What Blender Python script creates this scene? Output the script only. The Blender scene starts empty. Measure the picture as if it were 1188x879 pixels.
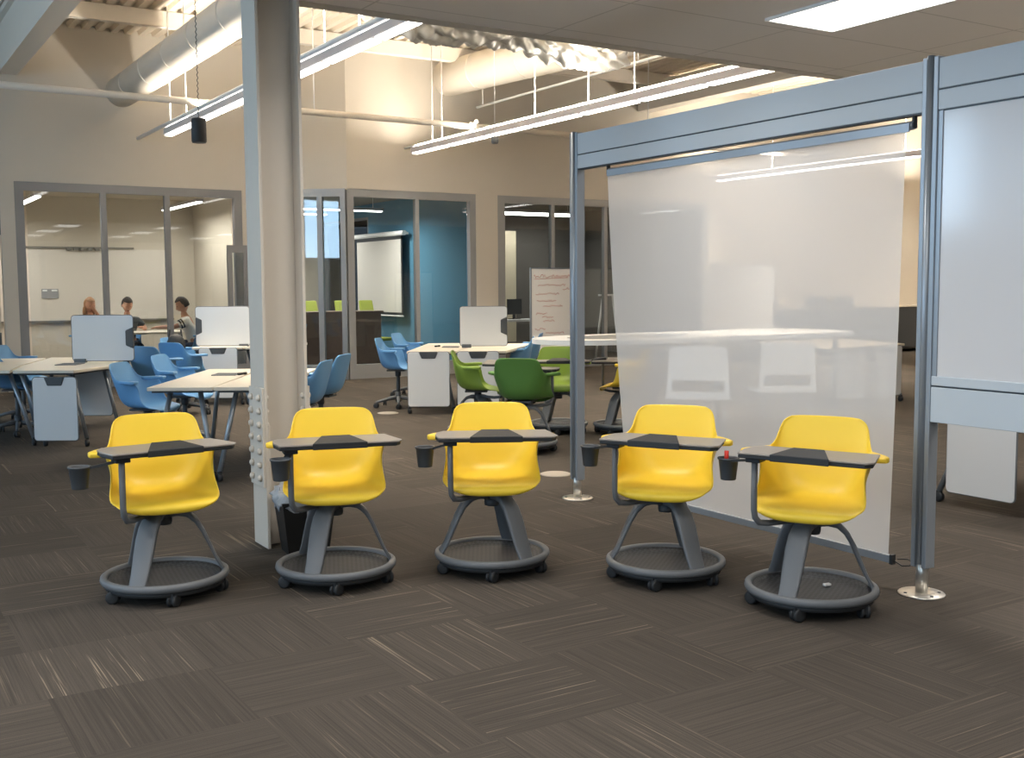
import bpy, bmesh, math, random
from mathutils import Vector, Matrix
random.seed(4)
S = bpy.context.scene
col = S.collection
PI = math.pi

# ------------------------------------------------------------------ camera
F = 1262.4; EYE = 1.55
YAW, PIT, ROL = math.radians(31.935), math.radians(4.883), math.radians(-0.3626)
fw = Vector((math.sin(YAW)*math.cos(PIT), math.cos(YAW)*math.cos(PIT), -math.sin(PIT)))
r0 = Vector((math.cos(YAW), -math.sin(YAW), 0)); u0 = r0.cross(fw)
RX = math.cos(ROL)*r0 + math.sin(ROL)*u0; UX = -math.sin(ROL)*r0 + math.cos(ROL)*u0
cam = bpy.data.cameras.new('camera'); co = bpy.data.objects.new('camera', cam); col.objects.link(co)
M = Matrix((RX, UX, -fw)).transposed().to_4x4(); M.translation = Vector((0, 0, EYE))
co.matrix_world = M
cam.sensor_fit = 'HORIZONTAL'; cam.sensor_width = 36; cam.lens = 36*F/1188; cam.clip_start = .05; cam.clip_end = 300
S.camera = co
# ------------------------------------------------------------------ world, view, area lights
S.view_settings.view_transform = 'Standard'; S.view_settings.look = 'None'
S.view_settings.gamma = 1; S.view_settings.use_curve_mapping = False
S.view_settings.exposure = 0.46
W = bpy.data.worlds.new('world'); S.world = W; W.use_nodes = True
wn = W.node_tree; bg = wn.nodes['Background']
tc = wn.nodes.new('ShaderNodeTexCoord'); sx = wn.nodes.new('ShaderNodeSeparateXYZ'); cr_ = wn.nodes.new('ShaderNodeValToRGB')
wn.links.new(tc.outputs['Generated'], sx.inputs[0]); wn.links.new(sx.outputs['Z'], cr_.inputs[0]); wn.links.new(cr_.outputs[0], bg.inputs[0])
cr_.color_ramp.elements[0].color = (.55, .72, .95, 1); cr_.color_ramp.elements[1].color = (.22, .45, .9, 1); cr_.color_ramp.elements[1].position = .6
bg.inputs[1].default_value = .42

DAY = (.52, .76, 1.0); WARM = (1.0, .91, .78); NEUT = (1.0, .95, .89)
def area(name, loc, sx_, sy_, power, color, direction, spread=180, parent=None):
    l = bpy.data.lights.new(name, 'AREA'); l.shape = 'RECTANGLE'; l.size = sx_; l.size_y = sy_; l.energy = power; l.color = color
    l.spread = math.radians(spread)
    o = bpy.data.objects.new(name, l); col.objects.link(o); o.location = loc
    o.rotation_euler = Vector(direction).to_track_quat('-Z', 'Y').to_euler()
    if parent: o.parent = parent
    return o
# daylight entering through the window wall on the left (beyond the frame) and behind the camera
DAYP = 1.55
for (y0, y1, z0, z1) in ((-4.5, -1.2, .9, 3.0), (-.6, 2.7, .9, 3.0), (3.3, 6.0, .9, 3.0), (7.0, 9.9, 2.45, 4.2), (10.3, 13.2, 2.45, 4.2), (13.6, 16.4, 2.45, 4.2)):
    area('daylight', (-6.2, (y0+y1)/2, (z0+z1)/2), z1-z0, y1-y0, (90 if y0 > 6.5 else 55)*DAYP, DAY, (1, 0, 0))

# ------------------------------------------------------------------ materials
MATS = {}
def mat(name, color, rough=.5, metal=0., spec=.5, emis=None, es=0., nz=0., ns=20., coat=0.):
    if name in MATS: return MATS[name]
    m = bpy.data.materials.new(name); m.use_nodes = True; MATS[name] = m
    nt = m.node_tree; b = nt.nodes['Principled BSDF']
    b.inputs['Base Color'].default_value = (*color, 1); b.inputs['Roughness'].default_value = rough
    b.inputs['Metallic'].default_value = metal; b.inputs['Specular IOR Level'].default_value = spec
    if coat: b.inputs['Coat Weight'].default_value = coat; b.inputs['Coat Roughness'].default_value = .08
    if emis: b.inputs['Emission Color'].default_value = (*emis, 1); b.inputs['Emission Strength'].default_value = es
    if nz:   # fine procedural variation
        t = nt.nodes.new('ShaderNodeTexCoord'); n = nt.nodes.new('ShaderNodeTexNoise'); n.inputs['Scale'].default_value = ns; n.inputs['Detail'].default_value = 4
        mr = nt.nodes.new('ShaderNodeMapRange'); mr.inputs[3].default_value = 1-nz; mr.inputs[4].default_value = 1+nz
        mx = nt.nodes.new('ShaderNodeVectorMath'); mx.operation = 'SCALE'; mx.inputs[0].default_value = color
        nt.links.new(t.outputs['Object'], n.inputs['Vector']); nt.links.new(n.outputs['Fac'], mr.inputs[0]); nt.links.new(mr.outputs[0], mx.inputs['Scale'])
        nt.links.new(mx.outputs[0], b.inputs['Base Color'])
    return m
def srgb(h):
    h = h.lstrip('#'); v = [int(h[i:i+2], 16)/255 for i in (0, 2, 4)]
    return tuple(c/12.92 if c <= .04045 else ((c+.055)/1.055)**2.4 for c in v)
mWall = mat('painted_wall', srgb('cbc3b6'), .85, nz=.02, ns=3)
mWallRoom = mat('room_wall', srgb('c9bfae'), .85)
mBlueWall = mat('teal_blue_wall', srgb('5488a2'), .8, nz=.03)
mDarkWall = mat('charcoal_wall', srgb('6e6a64'), .85)
mDeck = mat('white_deck', srgb('e2d6c4'), .6)
mSteelW = mat('white_steel', srgb('e0d8cc'), .5, nz=.02)
mCol = mat('column_paint', srgb('cfc6b9'), .42, nz=.015)
mDuct = mat('duct_paint', srgb('ddd4c6'), .55, nz=.02, ns=6)
mFoil = mat('foil_wrap', srgb('b2b0aa'), .42, metal=.45, nz=.3, ns=9)
mAlu = mat('aluminium', srgb('989fa6'), .36, metal=.45)
mAluD = mat('aluminium_dark', srgb('3c4247'), .4, metal=.4)
mFrame = mat('window_frame', srgb('8c8d8f'), .45, metal=.3)
mFrameL = mat('window_frame_light', srgb('9b9c9c'), .45, metal=.3)
mNickel = mat('brushed_nickel', srgb('c9c5bd'), .3, metal=.8)
mPanel = mat('pale_panel', srgb('bcc4ca'), .38)
mGloss = mat('glossy_whiteboard', srgb('d2d1d2'), .16, coat=.3)
mBoard = mat('whiteboard', srgb('dadcdd'), .25)
mTray = mat('board_tray', srgb('77736b'), .5)
mYel = mat('yellow_plastic', srgb('f6d03c'), .42, nz=.01)
mGrn = mat('green_plastic', srgb('55803a'), .42)
mGrnL = mat('light_green_plastic', srgb('86a13f'), .42)
mBlu = mat('blue_plastic', srgb('689dcc'), .42)
mLime = mat('lime_fabric', srgb('a8b34f'), .8)
mGrey = mat('grey_plastic', srgb('626568'), .5, nz=.02)
mDGrey = mat('dark_grey_plastic', srgb('45484b'), .5)
mBlk = mat('black_plastic', srgb('26282a'), .6)
mBag = mat('bin_black', srgb('161616'), .45)
mTablet = mat('tablet_laminate', srgb('8b847c'), .38, nz=.03, ns=60)
mTop = mat('table_laminate', srgb('d8cfbe'), .4, nz=.015)
mTopW = mat('white_laminate', srgb('dcdcda'), .35)
mWhite = mat('white_plastic', srgb('e6e6e4'), .4)
mTube = mat('silver_tube', srgb('8f979e'), .35, metal=.5)
mWood = mat('dark_wood', srgb('806a5c'), .45, nz=.15, ns=14)
mSkin = mat('skin', srgb('c08a6c'), .55)
mHairB = mat('dark_hair', srgb('2c2019'), .7, nz=.2, ns=80)
mHairL = mat('blond_hair', srgb('9a6f4a'), .6, nz=.2, ns=80)
mShirtD = mat('charcoal_shirt', srgb('3c4246'), .85)
mShirtW = mat('white_shirt', srgb('e6e1da'), .85)
mStripe = mat('black_stripe', srgb('1d1f26'), .85)
mRed = mat('red_marker', srgb('d02a18'), .4)
mEye = mat('eye', srgb('1a1512'), .3)
mLip = mat('lips', srgb('8a4238'), .5)
mLampBody = mat('lamp_housing', srgb('b9b3b6'), .5)
mLamp = mat('lamp_diffuser', (1, 1, 1), .5, emis=(1.0, .95, .9), es=5)
mLampR = mat('room_lamp_diffuser', (1, 1, 1), .5, emis=(1.0, .96, .9), es=6)
mTroffer = mat('troffer_lens', (1, 1, 1), .5, emis=(1.0, .97, .93), es=3.0)
mScreen = mat('projection_fabric', srgb('cfcac2'), .8)
mPaper = mat('grey_notice', srgb('8f8f90'), .7)
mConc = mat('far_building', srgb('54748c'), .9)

def glass_mat():
    m = bpy.data.materials.new('window_glass'); m.use_nodes = True; nt = m.node_tree; nt.nodes.clear()
    o = nt.nodes.new('ShaderNodeOutputMaterial'); mx = nt.nodes.new('ShaderNodeMixShader'); t = nt.nodes.new('ShaderNodeBsdfTransparent'); g = nt.nodes.new('ShaderNodeBsdfGlossy')
    fr = nt.nodes.new('ShaderNodeFresnel'); fr.inputs[0].default_value = 1.5; g.inputs['Roughness'].default_value = .02
    ma = nt.nodes.new('ShaderNodeMath'); ma.operation = 'MULTIPLY'; ma.inputs[1].default_value = 1.3
    t.inputs[0].default_value = (.93, .96, .96, 1)
    nt.links.new(fr.outputs[0], ma.inputs[0]); nt.links.new(ma.outputs[0], mx.inputs[0]); nt.links.new(t.outputs[0], mx.inputs[1]); nt.links.new(g.outputs[0], mx.inputs[2]); nt.links.new(mx.outputs[0], o.inputs[0])
    return m
mGlass = glass_mat()
def screen_mat():
    m = bpy.data.materials.new('translucent_screen_fabric'); m.use_nodes = True; nt = m.node_tree; nt.nodes.clear()
    o = nt.nodes.new('ShaderNodeOutputMaterial'); m1 = nt.nodes.new('ShaderNodeMixShader'); m2 = nt.nodes.new('ShaderNodeMixShader')
    d = nt.nodes.new('ShaderNodeBsdfDiffuse'); tl = nt.nodes.new('ShaderNodeBsdfTranslucent'); tp = nt.nodes.new('ShaderNodeBsdfTransparent'); 
    d.inputs[0].default_value = (.90, .90, .90, 1); tl.inputs[0].default_value = (.95, .95, .94, 1); tp.inputs[0].default_value = (1, 1, 1, 1)
    m1.inputs[0].default_value = .5; m2.inputs[0].default_value = .36
    nt.links.new(d.outputs[0], m1.inputs[1]); nt.links.new(tl.outputs[0], m1.inputs[2]); nt.links.new(m1.outputs[0], m2.inputs[1]); nt.links.new(tp.outputs[0], m2.inputs[2]); nt.links.new(m2.outputs[0], o.inputs[0])
    return m
mScrim = screen_mat()

def carpet_mat():
    m = bpy.data.materials.new('carpet_tiles'); m.use_nodes = True; nt = m.node_tree; b = nt.nodes['Principled BSDF']; L = nt.links.new
    N = lambda t: nt.nodes.new(t)
    def math_(op, a, bb=None, c=None):
        n = N('ShaderNodeMath'); n.operation = op
        for i, v in enumerate((a, bb, c)):
            if v is None: continue
            if isinstance(v, (int, float)): n.inputs[i].default_value = v
            else: L(v, n.inputs[i])
        return n.outputs[0]
    t = N('ShaderNodeTexCoord'); s = N('ShaderNodeSeparateXYZ'); L(t.outputs['Object'], s.inputs[0])
    T = .62
    ix = math_('FLOOR', math_('DIVIDE', s.outputs['X'], T)); iy = math_('FLOOR', math_('DIVIDE', s.outputs['Y'], T))
    cb = N('ShaderNodeCombineXYZ'); L(ix, cb.inputs[0]); L(iy, cb.inputs[1])
    wh = N('ShaderNodeTexWhiteNoise'); wh.noise_dimensions = '3D'; L(cb.outputs[0], wh.inputs['Vector'])
    # quarter-turned tiles: alternate (checker) with a few random exceptions
    par = math_('MODULO', math_('ABSOLUTE', math_('ADD', ix, iy)), 2)
    par = math_('GREATER_THAN', math_('ADD', math_('MULTIPLY', par, .55), math_('MULTIPLY', wh.outputs['Value'], .6)), .58)
    def streak(along, across, sa, sc, off):
        c = N('ShaderNodeCombineXYZ'); L(math_('MULTIPLY', across, sc), c.inputs[0]); L(math_('MULTIPLY', along, sa), c.inputs[1]); L(math_('ADD', math_('MULTIPLY', wh.outputs['Value'], 37.), off), c.inputs[2])
        n = N('ShaderNodeTexNoise'); n.inputs['Scale'].default_value = 1; n.inputs['Detail'].default_value = 3; n.inputs['Roughness'].default_value = .6; L(c.outputs[0], n.inputs['Vector']); return n.outputs['Fac']
    def mixf(f, a, bb):
        n = N('ShaderNodeMix'); n.data_type = 'FLOAT'; L(f, n.inputs[0]); L(a, n.inputs[2]); L(bb, n.inputs[3]); return n.outputs[0]
    st = mixf(par, streak(s.outputs['X'], s.outputs['Y'], 1.2, 150, 0), streak(s.outputs['Y'], s.outputs['X'], 1.2, 150, 0))
    th = mixf(par, streak(s.outputs['X'], s.outputs['Y'], 1.0, 75, 9), streak(s.outputs['Y'], s.outputs['X'], 1.0, 75, 9))
    fi = N('ShaderNodeTexNoise'); fi.inputs['Scale'].default_value = 260; fi.inputs['Detail'].default_value = 2; L(t.outputs['Object'], fi.inputs['Vector'])
    r = N('ShaderNodeValToRGB'); L(st, r.inputs[0])
    r.color_ramp.elements[0].position = .3; r.color_ramp.elements[0].color = (*srgb('423d37'), 1)
    r.color_ramp.elements[1].position = .72; r.color_ramp.elements[1].color = (*srgb('544d46'), 1)
    thm = N('ShaderNodeMapRange'); L(th, thm.inputs[0]); thm.inputs[1].default_value = .60; thm.inputs[2].default_value = .70
    w2 = N('ShaderNodeTexWhiteNoise'); w2.noise_dimensions = '3D'; c2 = N('ShaderNodeVectorMath'); c2.operation = 'ADD'; L(cb.outputs[0], c2.inputs[0]); c2.inputs[1].default_value = (7.3, 3.1, 1.7); L(c2.outputs[0], w2.inputs['Vector'])
    amt = math_('MULTIPLY', thm.outputs[0], math_('MULTIPLY', math_('POWER', w2.outputs['Value'], 1.5), .95))
    mx = N('ShaderNodeMix'); mx.data_type = 'RGBA'; L(amt, mx.inputs[0]); L(r.outputs[0], mx.inputs[6]); mx.inputs[7].default_value = (*srgb('8f8270'), 1)
    tb = math_('ADD', .84, math_('MULTIPLY', wh.outputs['Value'], .22)); tb = math_('MULTIPLY', tb, math_('ADD', .78, math_('MULTIPLY', fi.outputs['Fac'], .44)))
    sc = N('ShaderNodeVectorMath'); sc.operation = 'SCALE'; L(mx.outputs[2], sc.inputs[0]); L(tb, sc.inputs['Scale']); L(sc.outputs[0], b.inputs['Base Color'])
    b.inputs['Roughness'].default_value = .95; b.inputs['Specular IOR Level'].default_value = .15
    bp = N('ShaderNodeBump'); bp.inputs['Strength'].default_value = .25; bp.inputs['Distance'].default_value = .004; L(fi.outputs['Fac'], bp.inputs['Height']); L(bp.outputs[0], b.inputs['Normal'])
    return m
mCarpet = carpet_mat()
def grid_mat(name, base, line, dx, dy, w, rough=.8, ox=0, oy=0):
    m = bpy.data.materials.new(name); m.use_nodes = True; nt = m.node_tree; b = nt.nodes['Principled BSDF']; L = nt.links.new
    t = nt.nodes.new('ShaderNodeTexCoord'); s = nt.nodes.new('ShaderNodeSeparateXYZ'); L(t.outputs['Object'], s.inputs[0])
    outs = []
    for ax, d, o in (('X', dx, ox), ('Y', dy, oy)):
        a = nt.nodes.new('ShaderNodeMath'); a.operation = 'ADD'; a.inputs[1].default_value = o + 100*d; L(s.outputs[ax], a.inputs[0])
        n = nt.nodes.new('ShaderNodeMath'); n.operation = 'MODULO'; n.inputs[1].default_value = d; L(a.outputs[0], n.inputs[0])
        g = nt.nodes.new('ShaderNodeMath'); g.operation = 'LESS_THAN'; g.inputs[1].default_value = w; L(n.outputs[0], g.inputs[0]); outs.append(g)
    mxm = nt.nodes.new('ShaderNodeMath'); mxm.operation = 'MAXIMUM'; L(outs[0].outputs[0], mxm.inputs[0]); L(outs[1].outputs[0], mxm.inputs[1])
    mx = nt.nodes.new('ShaderNodeMix'); mx.data_type = 'RGBA'; L(mxm.outputs[0], mx.inputs[0]); mx.inputs[6].default_value = (*base, 1); mx.inputs[7].default_value = (*line, 1)
    L(mx.outputs[2], b.inputs['Base Color']); b.inputs['Roughness'].default_value = rough
    return m
mSoffit = grid_mat('ceiling_tiles', srgb('e2dcd6'), srgb('c6c0b9'), 1.34, .76, .014, ox=-.17, oy=-.02)
mSieve = None
def sieve_mat():
    m = bpy.data.materials.new('perforated_tray'); m.use_nodes = True; nt = m.node_tree; b = nt.nodes['Principled BSDF']; L = nt.links.new
    t = nt.nodes.new('ShaderNodeTexCoord'); mp = nt.nodes.new('ShaderNodeMapping'); mp.inputs['Rotation'].default_value = (0, 0, .785); L(t.outputs['Object'], mp.inputs[0])
    c = nt.nodes.new('ShaderNodeTexChecker'); c.inputs['Scale'].default_value = 60; L(mp.outputs[0], c.inputs['Vector'])
    c.inputs[1].default_value = (*srgb('3f4042'), 1); c.inputs[2].default_value = (*srgb('2b2c2e'), 1); L(c.outputs[0], b.inputs['Base Color']); b.inputs['Roughness'].default_value = .6
    return m
mSieve = sieve_mat()

# ------------------------------------------------------------------ helpers
def tag(o, label=None, cat=None, group=None, kind=None):
    if label: o['label'] = label
    if cat: o['category'] = cat
    if group: o['group'] = group
    if kind: o['kind'] = kind
    return o
def empty(name, loc, rz=0, label=None, cat=None, group=None):
    o = bpy.data.objects.new(name, None); col.objects.link(o); o.location = loc; o.rotation_euler = (0, 0, rz); o.empty_display_size = .1
    return tag(o, label, cat, group)
class MB:
    def __init__(s): s.v = []; s.f = []; s.sm = []
    def add(s, vs, fs, smooth=False):
        b = len(s.v); s.v += [tuple(v) for v in vs]; s.f += [tuple(b+i for i in f) for f in fs]; s.sm += [smooth]*len(fs); return s
    def box(s, x0, x1, y0, y1, z0, z1):
        vs = [(x, y, z) for z in (z0, z1) for y in (y0, y1) for x in (x0, x1)]
        return s.add(vs, [(0, 2, 3, 1), (4, 5, 7, 6), (0, 1, 5, 4), (2, 6, 7, 3), (0, 4, 6, 2), (1, 3, 7, 5)])
    def prism(s, poly, z0, z1, fn=None):
        n = len(poly); A = sum(poly[i][0]*poly[(i+1) % n][1]-poly[(i+1) % n][0]*poly[i][1] for i in range(n))
        if A < 0: poly = poly[::-1]
        vs = [(x, y, z0) for x, y in poly]+[(x, y, z1) for x, y in poly]
        if fn: vs = [fn(*v) for v in vs]
        return s.add(vs, [tuple(range(n))[::-1], tuple(range(n, 2*n))]+[(i, (i+1) % n, n+(i+1) % n, n+i) for i in range(n)])
    def bar(s, p0, p1, w, h, up=(0, 0, 1)):
        p0, p1 = Vector(p0), Vector(p1); d = (p1-p0).normalized(); a = d.cross(Vector(up))
        if a.length < 1e-4: a = d.cross(Vector((0, 1, 0)))
        a.normalize(); b = a.cross(d)
        vs = [p+a*i*w/2+b*j*h/2 for p in (p0, p1) for i, j in ((-1, -1), (1, -1), (1, 1), (-1, 1))]
        return s.add(vs, [(3, 2, 1, 0), (4, 5, 6, 7)]+[(i, (i+1) % 4, 4+(i+1) % 4, 4+i) for i in range(4)])
    def tube(s, pts, r, n=10, r2=None, cap=True):
        pts = [Vector(p) for p in pts]; R = r if isinstance(r, (list, tuple)) else [r]*len(pts)
        vs = []; prev = None
        for i, p in enumerate(pts):
            d = (pts[min(i+1, len(pts)-1)]-pts[max(i-1, 0)]).normalized()
            if prev is None:
                a = d.cross(Vector((0, 0, 1)));  a = d.cross(Vector((0, 1, 0))) if a.length < 1e-3 else a
            else: a = prev-d*prev.dot(d)
            a.normalize(); prev = a; b = d.cross(a)
            for k in range(n):
                t = 2*PI*k/n; vs.append(p+(a*math.cos(t)*R[i]+b*math.sin(t)*(R[i] if r2 is None else r2)))
        m = len(pts)
        fs = [(i*n+k, i*n+(k+1) % n, (i+1)*n+(k+1) % n, (i+1)*n+k) for i in range(m-1) for k in range(n)]
        s.add(vs, fs, True)
        if cap:
            b = len(s.v)-len(vs); s.f += [tuple(b+k for k in range(n))[::-1], tuple(b+(m-1)*n+k for k in range(n))]; s.sm += [False]*2
        return s
    def lathe(s, prof, n=24, c=(0, 0, 0), smooth=True, closed=False, axis='z', ang=None):
        vs = []
        for r, z in prof:
            for k in range(n):
                t = 2*PI*k/n; p = (r*math.cos(t), r*math.sin(t), z)
                if axis == 'x': p = (p[2], p[0], p[1])
                if axis == 'y': p = (p[0], p[2], p[1])
                vs.append((p[0]+c[0], p[1]+c[1], p[2]+c[2]))
        m = len(prof); rng = range(m if closed else m-1)
        fs = [(i*n+k, i*n+(k+1) % n, ((i+1) % m)*n+(k+1) % n, ((i+1) % m)*n+k) for i in rng for k in range(n)]
        s.add(vs, fs, smooth)
        if not closed:
            b = len(s.v)-len(vs)
            if prof[0][0] > 1e-5: s.f.append(tuple(b+k for k in range(n))[::-1]); s.sm.append(False)
            if prof[-1][0] > 1e-5: s.f.append(tuple(b+(m-1)*n+k for k in range(n))); s.sm.append(False)
        return s
    def ball(s, c, r, n=10, m=6, sc=(1, 1, 1)):
        vs = [(c[0]+r*sc[0]*math.sin(PI*i/m)*math.cos(2*PI*k/n), c[1]+r*sc[1]*math.sin(PI*i/m)*math.sin(2*PI*k/n), c[2]+r*sc[2]*math.cos(PI*i/m)) for i in range(m+1) for k in range(n)]
        return s.add(vs, [(i*n+k, (i+1)*n+k, (i+1)*n+(k+1) % n, i*n+(k+1) % n) for i in range(m) for k in range(n)], True)
    def xf(s, Mx):
        s.v = [tuple(Mx @ Vector(v)) for v in s.v]; return s
    def build(s, name, m, parent=None, bevel=0, loc=None, subsurf=0, rot=None):
        me = bpy.data.meshes.new(name); me.from_pydata(s.v, [], s.f); me.update()
        bm = bmesh.new(); bm.from_mesh(me); bmesh.ops.remove_doubles(bm, verts=bm.verts, dist=1e-6); bmesh.ops.recalc_face_normals(bm, faces=bm.faces) if s_recalc else None; bm.to_mesh(me); bm.free()
        if len(me.polygons) == len(s.sm): me.polygons.foreach_set('use_smooth', s.sm)
        else: me.polygons.foreach_set('use_smooth', [any(s.sm)]*len(me.polygons))
        me.materials.append(m)
        o = bpy.data.objects.new(name, me); col.objects.link(o)
        if parent: o.parent = parent
        if loc: o.location = loc
        if rot: o.rotation_euler = rot
        if bevel:
            b = o.modifiers.new('bevel', 'BEVEL'); b.width = bevel; b.segments = 2; b.limit_method = 'ANGLE'; b.angle_limit = .6
        if subsurf:
            b = o.modifiers.new('sub', 'SUBSURF'); b.levels = subsurf; b.render_levels = subsurf
        return o
s_recalc = True
def struct(name, mb, m, parent=None):
    o = mb.build(name, m, parent)
    if not parent: o['kind'] = 'structure'
    return o
def copy_tree(o, parent=None):
    c = o.copy(); col.objects.link(c); c.parent = parent
    for ch in list(o.children): copy_tree(ch, c)
    return c
def rrect(x0, x1, y0, y1, r, n=4):
    p = []
    for cx, cy, a in ((x1-r, y1-r, 0), (x0+r, y1-r, 90), (x0+r, y0+r, 180), (x1-r, y0+r, 270)):
        for k in range(n+1):
            t = math.radians(a+90*k/n); p.append((cx+r*math.cos(t), cy+r*math.sin(t)))
    return p

# ================================================================== SETTING
struct('floor', MB().box(-6.4, 24, -6.4, 27, -.12, 0), mCarpet)
ZS = 3.25                      # lowered ceiling
YS = 6.42                      # its edge
struct('ceiling', MB().box(-6.2, 24, -6.2, YS-.12, ZS, ZS+.12), mSoffit)
struct('trim_1', MB().box(-6.2, 24, YS-.12, YS, ZS-.004, ZS+.35), mat('soffit_edge', srgb('c4bdb4'), .7))
struct('wall_soffit', MB().box(-6.2, 24, YS-.02, YS+.1, ZS+.35, 5.6), mWall)
# high corrugated roof deck
dk = MB(); prof = []
x = -6.2
while x < 24:
    prof += [(x, 5.50), (x+.09, 5.50), (x+.115, 5.56), (x+.185, 5.56)]; x += .21
n = len(prof)
dk.add([(a, YS, z) for a, z in prof]+[(a, 18.2, z) for a, z in prof]+[(prof[0][0], YS, 5.62), (prof[-1][0], YS, 5.62), (prof[-1][0], 18.2, 5.62), (prof[0][0], 18.2, 5.62)],
       [(i, i+1, n+i+1, n+i) for i in range(n-1)]+[(2*n, 2*n+3, 2*n+2, 2*n+1)])
struct('ceiling_deck', dk, mDeck)
# outer walls
YL, YB, XC = 17.9, 16.93, 7.35        # rear wall left, rear wall right, corner
struct('wall_right', MB().box(23.9, 24.1, -6.2, 27, 0, 5.6), mWall)
struct('wall_front', MB().box(-6.2, 24, -6.4, -6.2, 0, 5.6), mWall)
wl = MB(); ys = [-6.2, -4.5, -1.2, -.6, 2.7, 3.3, 6.0, 7.0, 9.9, 10.3, 13.2, 13.6, 16.4, 18.2]
for i in range(0, len(ys), 2): wl.box(-6.2, -6.0, ys[i], ys[i+1], 0, 5.6)
for (y0, y1, z0, z1) in ((-4.5, -1.2, .9, 3.0), (-.6, 2.7, .9, 3.0), (3.3, 6.0, .9, 3.0), (7.0, 9.9, 2.45, 4.2), (10.3, 13.2, 2.45, 4.2), (13.6, 16.4, 2.45, 4.2)):
    wl.box(-6.2, -6.0, y0, y1, 0, z0); wl.box(-6.2, -6.0, y0, y1, z1, 5.6)
struct('wall_left', wl, mWall)

def glazed(name, p0, p1, z0, z1, posts, frame_m, rails=(), sill=0, depth=.12, fw_=.07, top=.1, end=.08, double_left=False):
    """a framed glass partition from p0 to p1 (x,y); posts = fractions along it"""
    p0, p1 = Vector((*p0, 0)), Vector((*p1, 0)); L = (p1-p0).length; ang = math.atan2((p1-p0).y, (p1-p0).x)
    o = bpy.data.objects.new(name, None); col.objects.link(o); o.location = p0; o.rotation_euler = (0, 0, ang); o['kind'] = 'structure'
    f = MB().box(0, L, -depth/2, depth/2, z1-top, z1).box(0, end, -depth/2, depth/2, z0, z1-top).box(L-end, L, -depth/2, depth/2, z0, z1-top)
    f.box(end, L-end, -depth/2, depth/2, z0, z0+max(sill, .05))
    f.build('window_frame', frame_m, o)
    for t in posts: MB().box(t-fw_/2, t+fw_/2, -depth*.4, depth*.4, z0+max(sill, .05), z1-top).build('mullion', frame_m, o)
    xs = [end]+list(posts)+[L-end]
    for a, b in zip(xs[:-1], xs[1:]):
        MB().box(a+fw_/2*.9, b-fw_/2*.9, -.006, .006, z0+max(sill, .05)*.98, z1-top*.98).build('pane', mGlass, o)
    return o
ZT = 3.16
# rear wall, left part, with the wide glazed front of the small meeting room
struct('wall_rear_left', MB().box(-6.2, .9, YL, YL+.15, 0, 5.6).box(.9, 2.2, YL, YL+.15, ZT+.02, 5.6).box(2.2, 2.4, YL, YL+.15, 0, 5.6).box(2.4, 5.88, YL, YL+.15, ZT, 5.6).box(5.88, 6.24, YL, YL+.15, 0, 5.6), mWall)
glazed('window_1', (2.4, YL+.07), (5.88, YL+.07), 0, ZT, (1.28, 2.26), mFrame, sill=.12, end=.13, top=.13, fw_=.085)
# partly seen service door at the far left
o = bpy.data.objects.new('door_1', None); col.objects.link(o); o.location = (.9, YL+.05, 0); o['kind'] = 'structure'
MB().box(0, 1.3, 0, .08, 2.36, ZT).build('transom_panel', mat('smoked_glass', srgb('6f7676'), .2), o)
MB().box(0, 1.25, 0, .06, .9, 2.36).build('door_leaf', mat('door_leaf', srgb('c5baa5'), .6), o)
MB().box(0, 1.25, 0, .06, 0, .9).build('kick_panel', mat('door_kick', srgb('4c5357'), .5), o)
MB().box(1.15, 1.2, -.05, 0, 1.45, 1.62).build('door_handle', mTray, o)
# angled wall and its glass
D0 = (6.2, YL+.0); D1_ = (XC, YB)
dd = Vector((XC-6.2, YB-YL, 0)); LA = dd.length; aa = math.atan2(dd.y, dd.x)
wd = MB().box(0, LA, 0, .15, ZT, 5.6); wd.xf(Matrix.Translation((6.2, YL, 0)) @ Matrix.Rotation(aa, 4, 'Z'))
struct('wall_rear_angled', wd, mWall)
glazed('window_2', (6.24, YL), (XC, YB+.05), 0, ZT+.02, (LA*.36, LA*.66), mFrameL, sill=.24, end=.09, top=.13, fw_=.09)
# rear wall, right part
struct('wall_rear', MB().box(XC, 9.82, YB, YB+.15, ZT+.02, 5.6).box(9.82, 10.27, YB, YB+.15, 0, 5.6).box(10.27, 15.3, YB, YB+.15, ZT+.02, 5.6).box(15.3, 24, YB, YB+.15, 0, 5.6), mWall)
glazed('window_3', (XC, YB+.07), (9.82, YB+.07), 0, ZT+.02, (1.31,), mFrameL, sill=.24, end=.12, top=.13)
glazed('window_4', (10.27, YB+.07), (15.3, YB+.07), 0, ZT+.02, (1.22, 2.45, 3.7), mFrameL, sill=.12, end=.16, top=.13)
# room shells behind the glass
struct('wall_meeting_rear', MB().box(1.6, 6.35, 22.3, 22.4, 0, 3.4), mWallRoom)
struct('wall_meeting_left', MB().box(1.5, 1.6, YL+.15, 22.4, 0, 3.4), mWallRoom)
struct('wall_meeting_right', MB().box(6.3, 6.4, 18.3, 22.4, 0, 3.4), mWallRoom)
struct('ceiling_meeting', MB().box(1.5, 6.4, YL+.15, 22.4, 3.3, 3.4), mWallRoom)
bw = MB().box(9.9, 10.02, YB+.15, 21.7, 0, 3.4).box(9.9, 10.02, 21.7, 24.2, 0, .95).box(9.9, 10.02, 21.7, 24.2, 3.05, 3.4).box(9.9, 10.02, 24.2, 24.6, 0, 3.4)
struct('wall_blue', bw, mBlueWall)
struct('wall_blue_rear', MB().box(6.4, 7.6, 24.5, 24.6, 0, 3.4).box(7.6, 9.3, 24.5, 24.6, 0, .95).box(7.6, 9.3, 24.5, 24.6, 3.05, 3.4).box(9.3, 9.9, 24.5, 24.6, 0, 3.4), mWallRoom)
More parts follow.
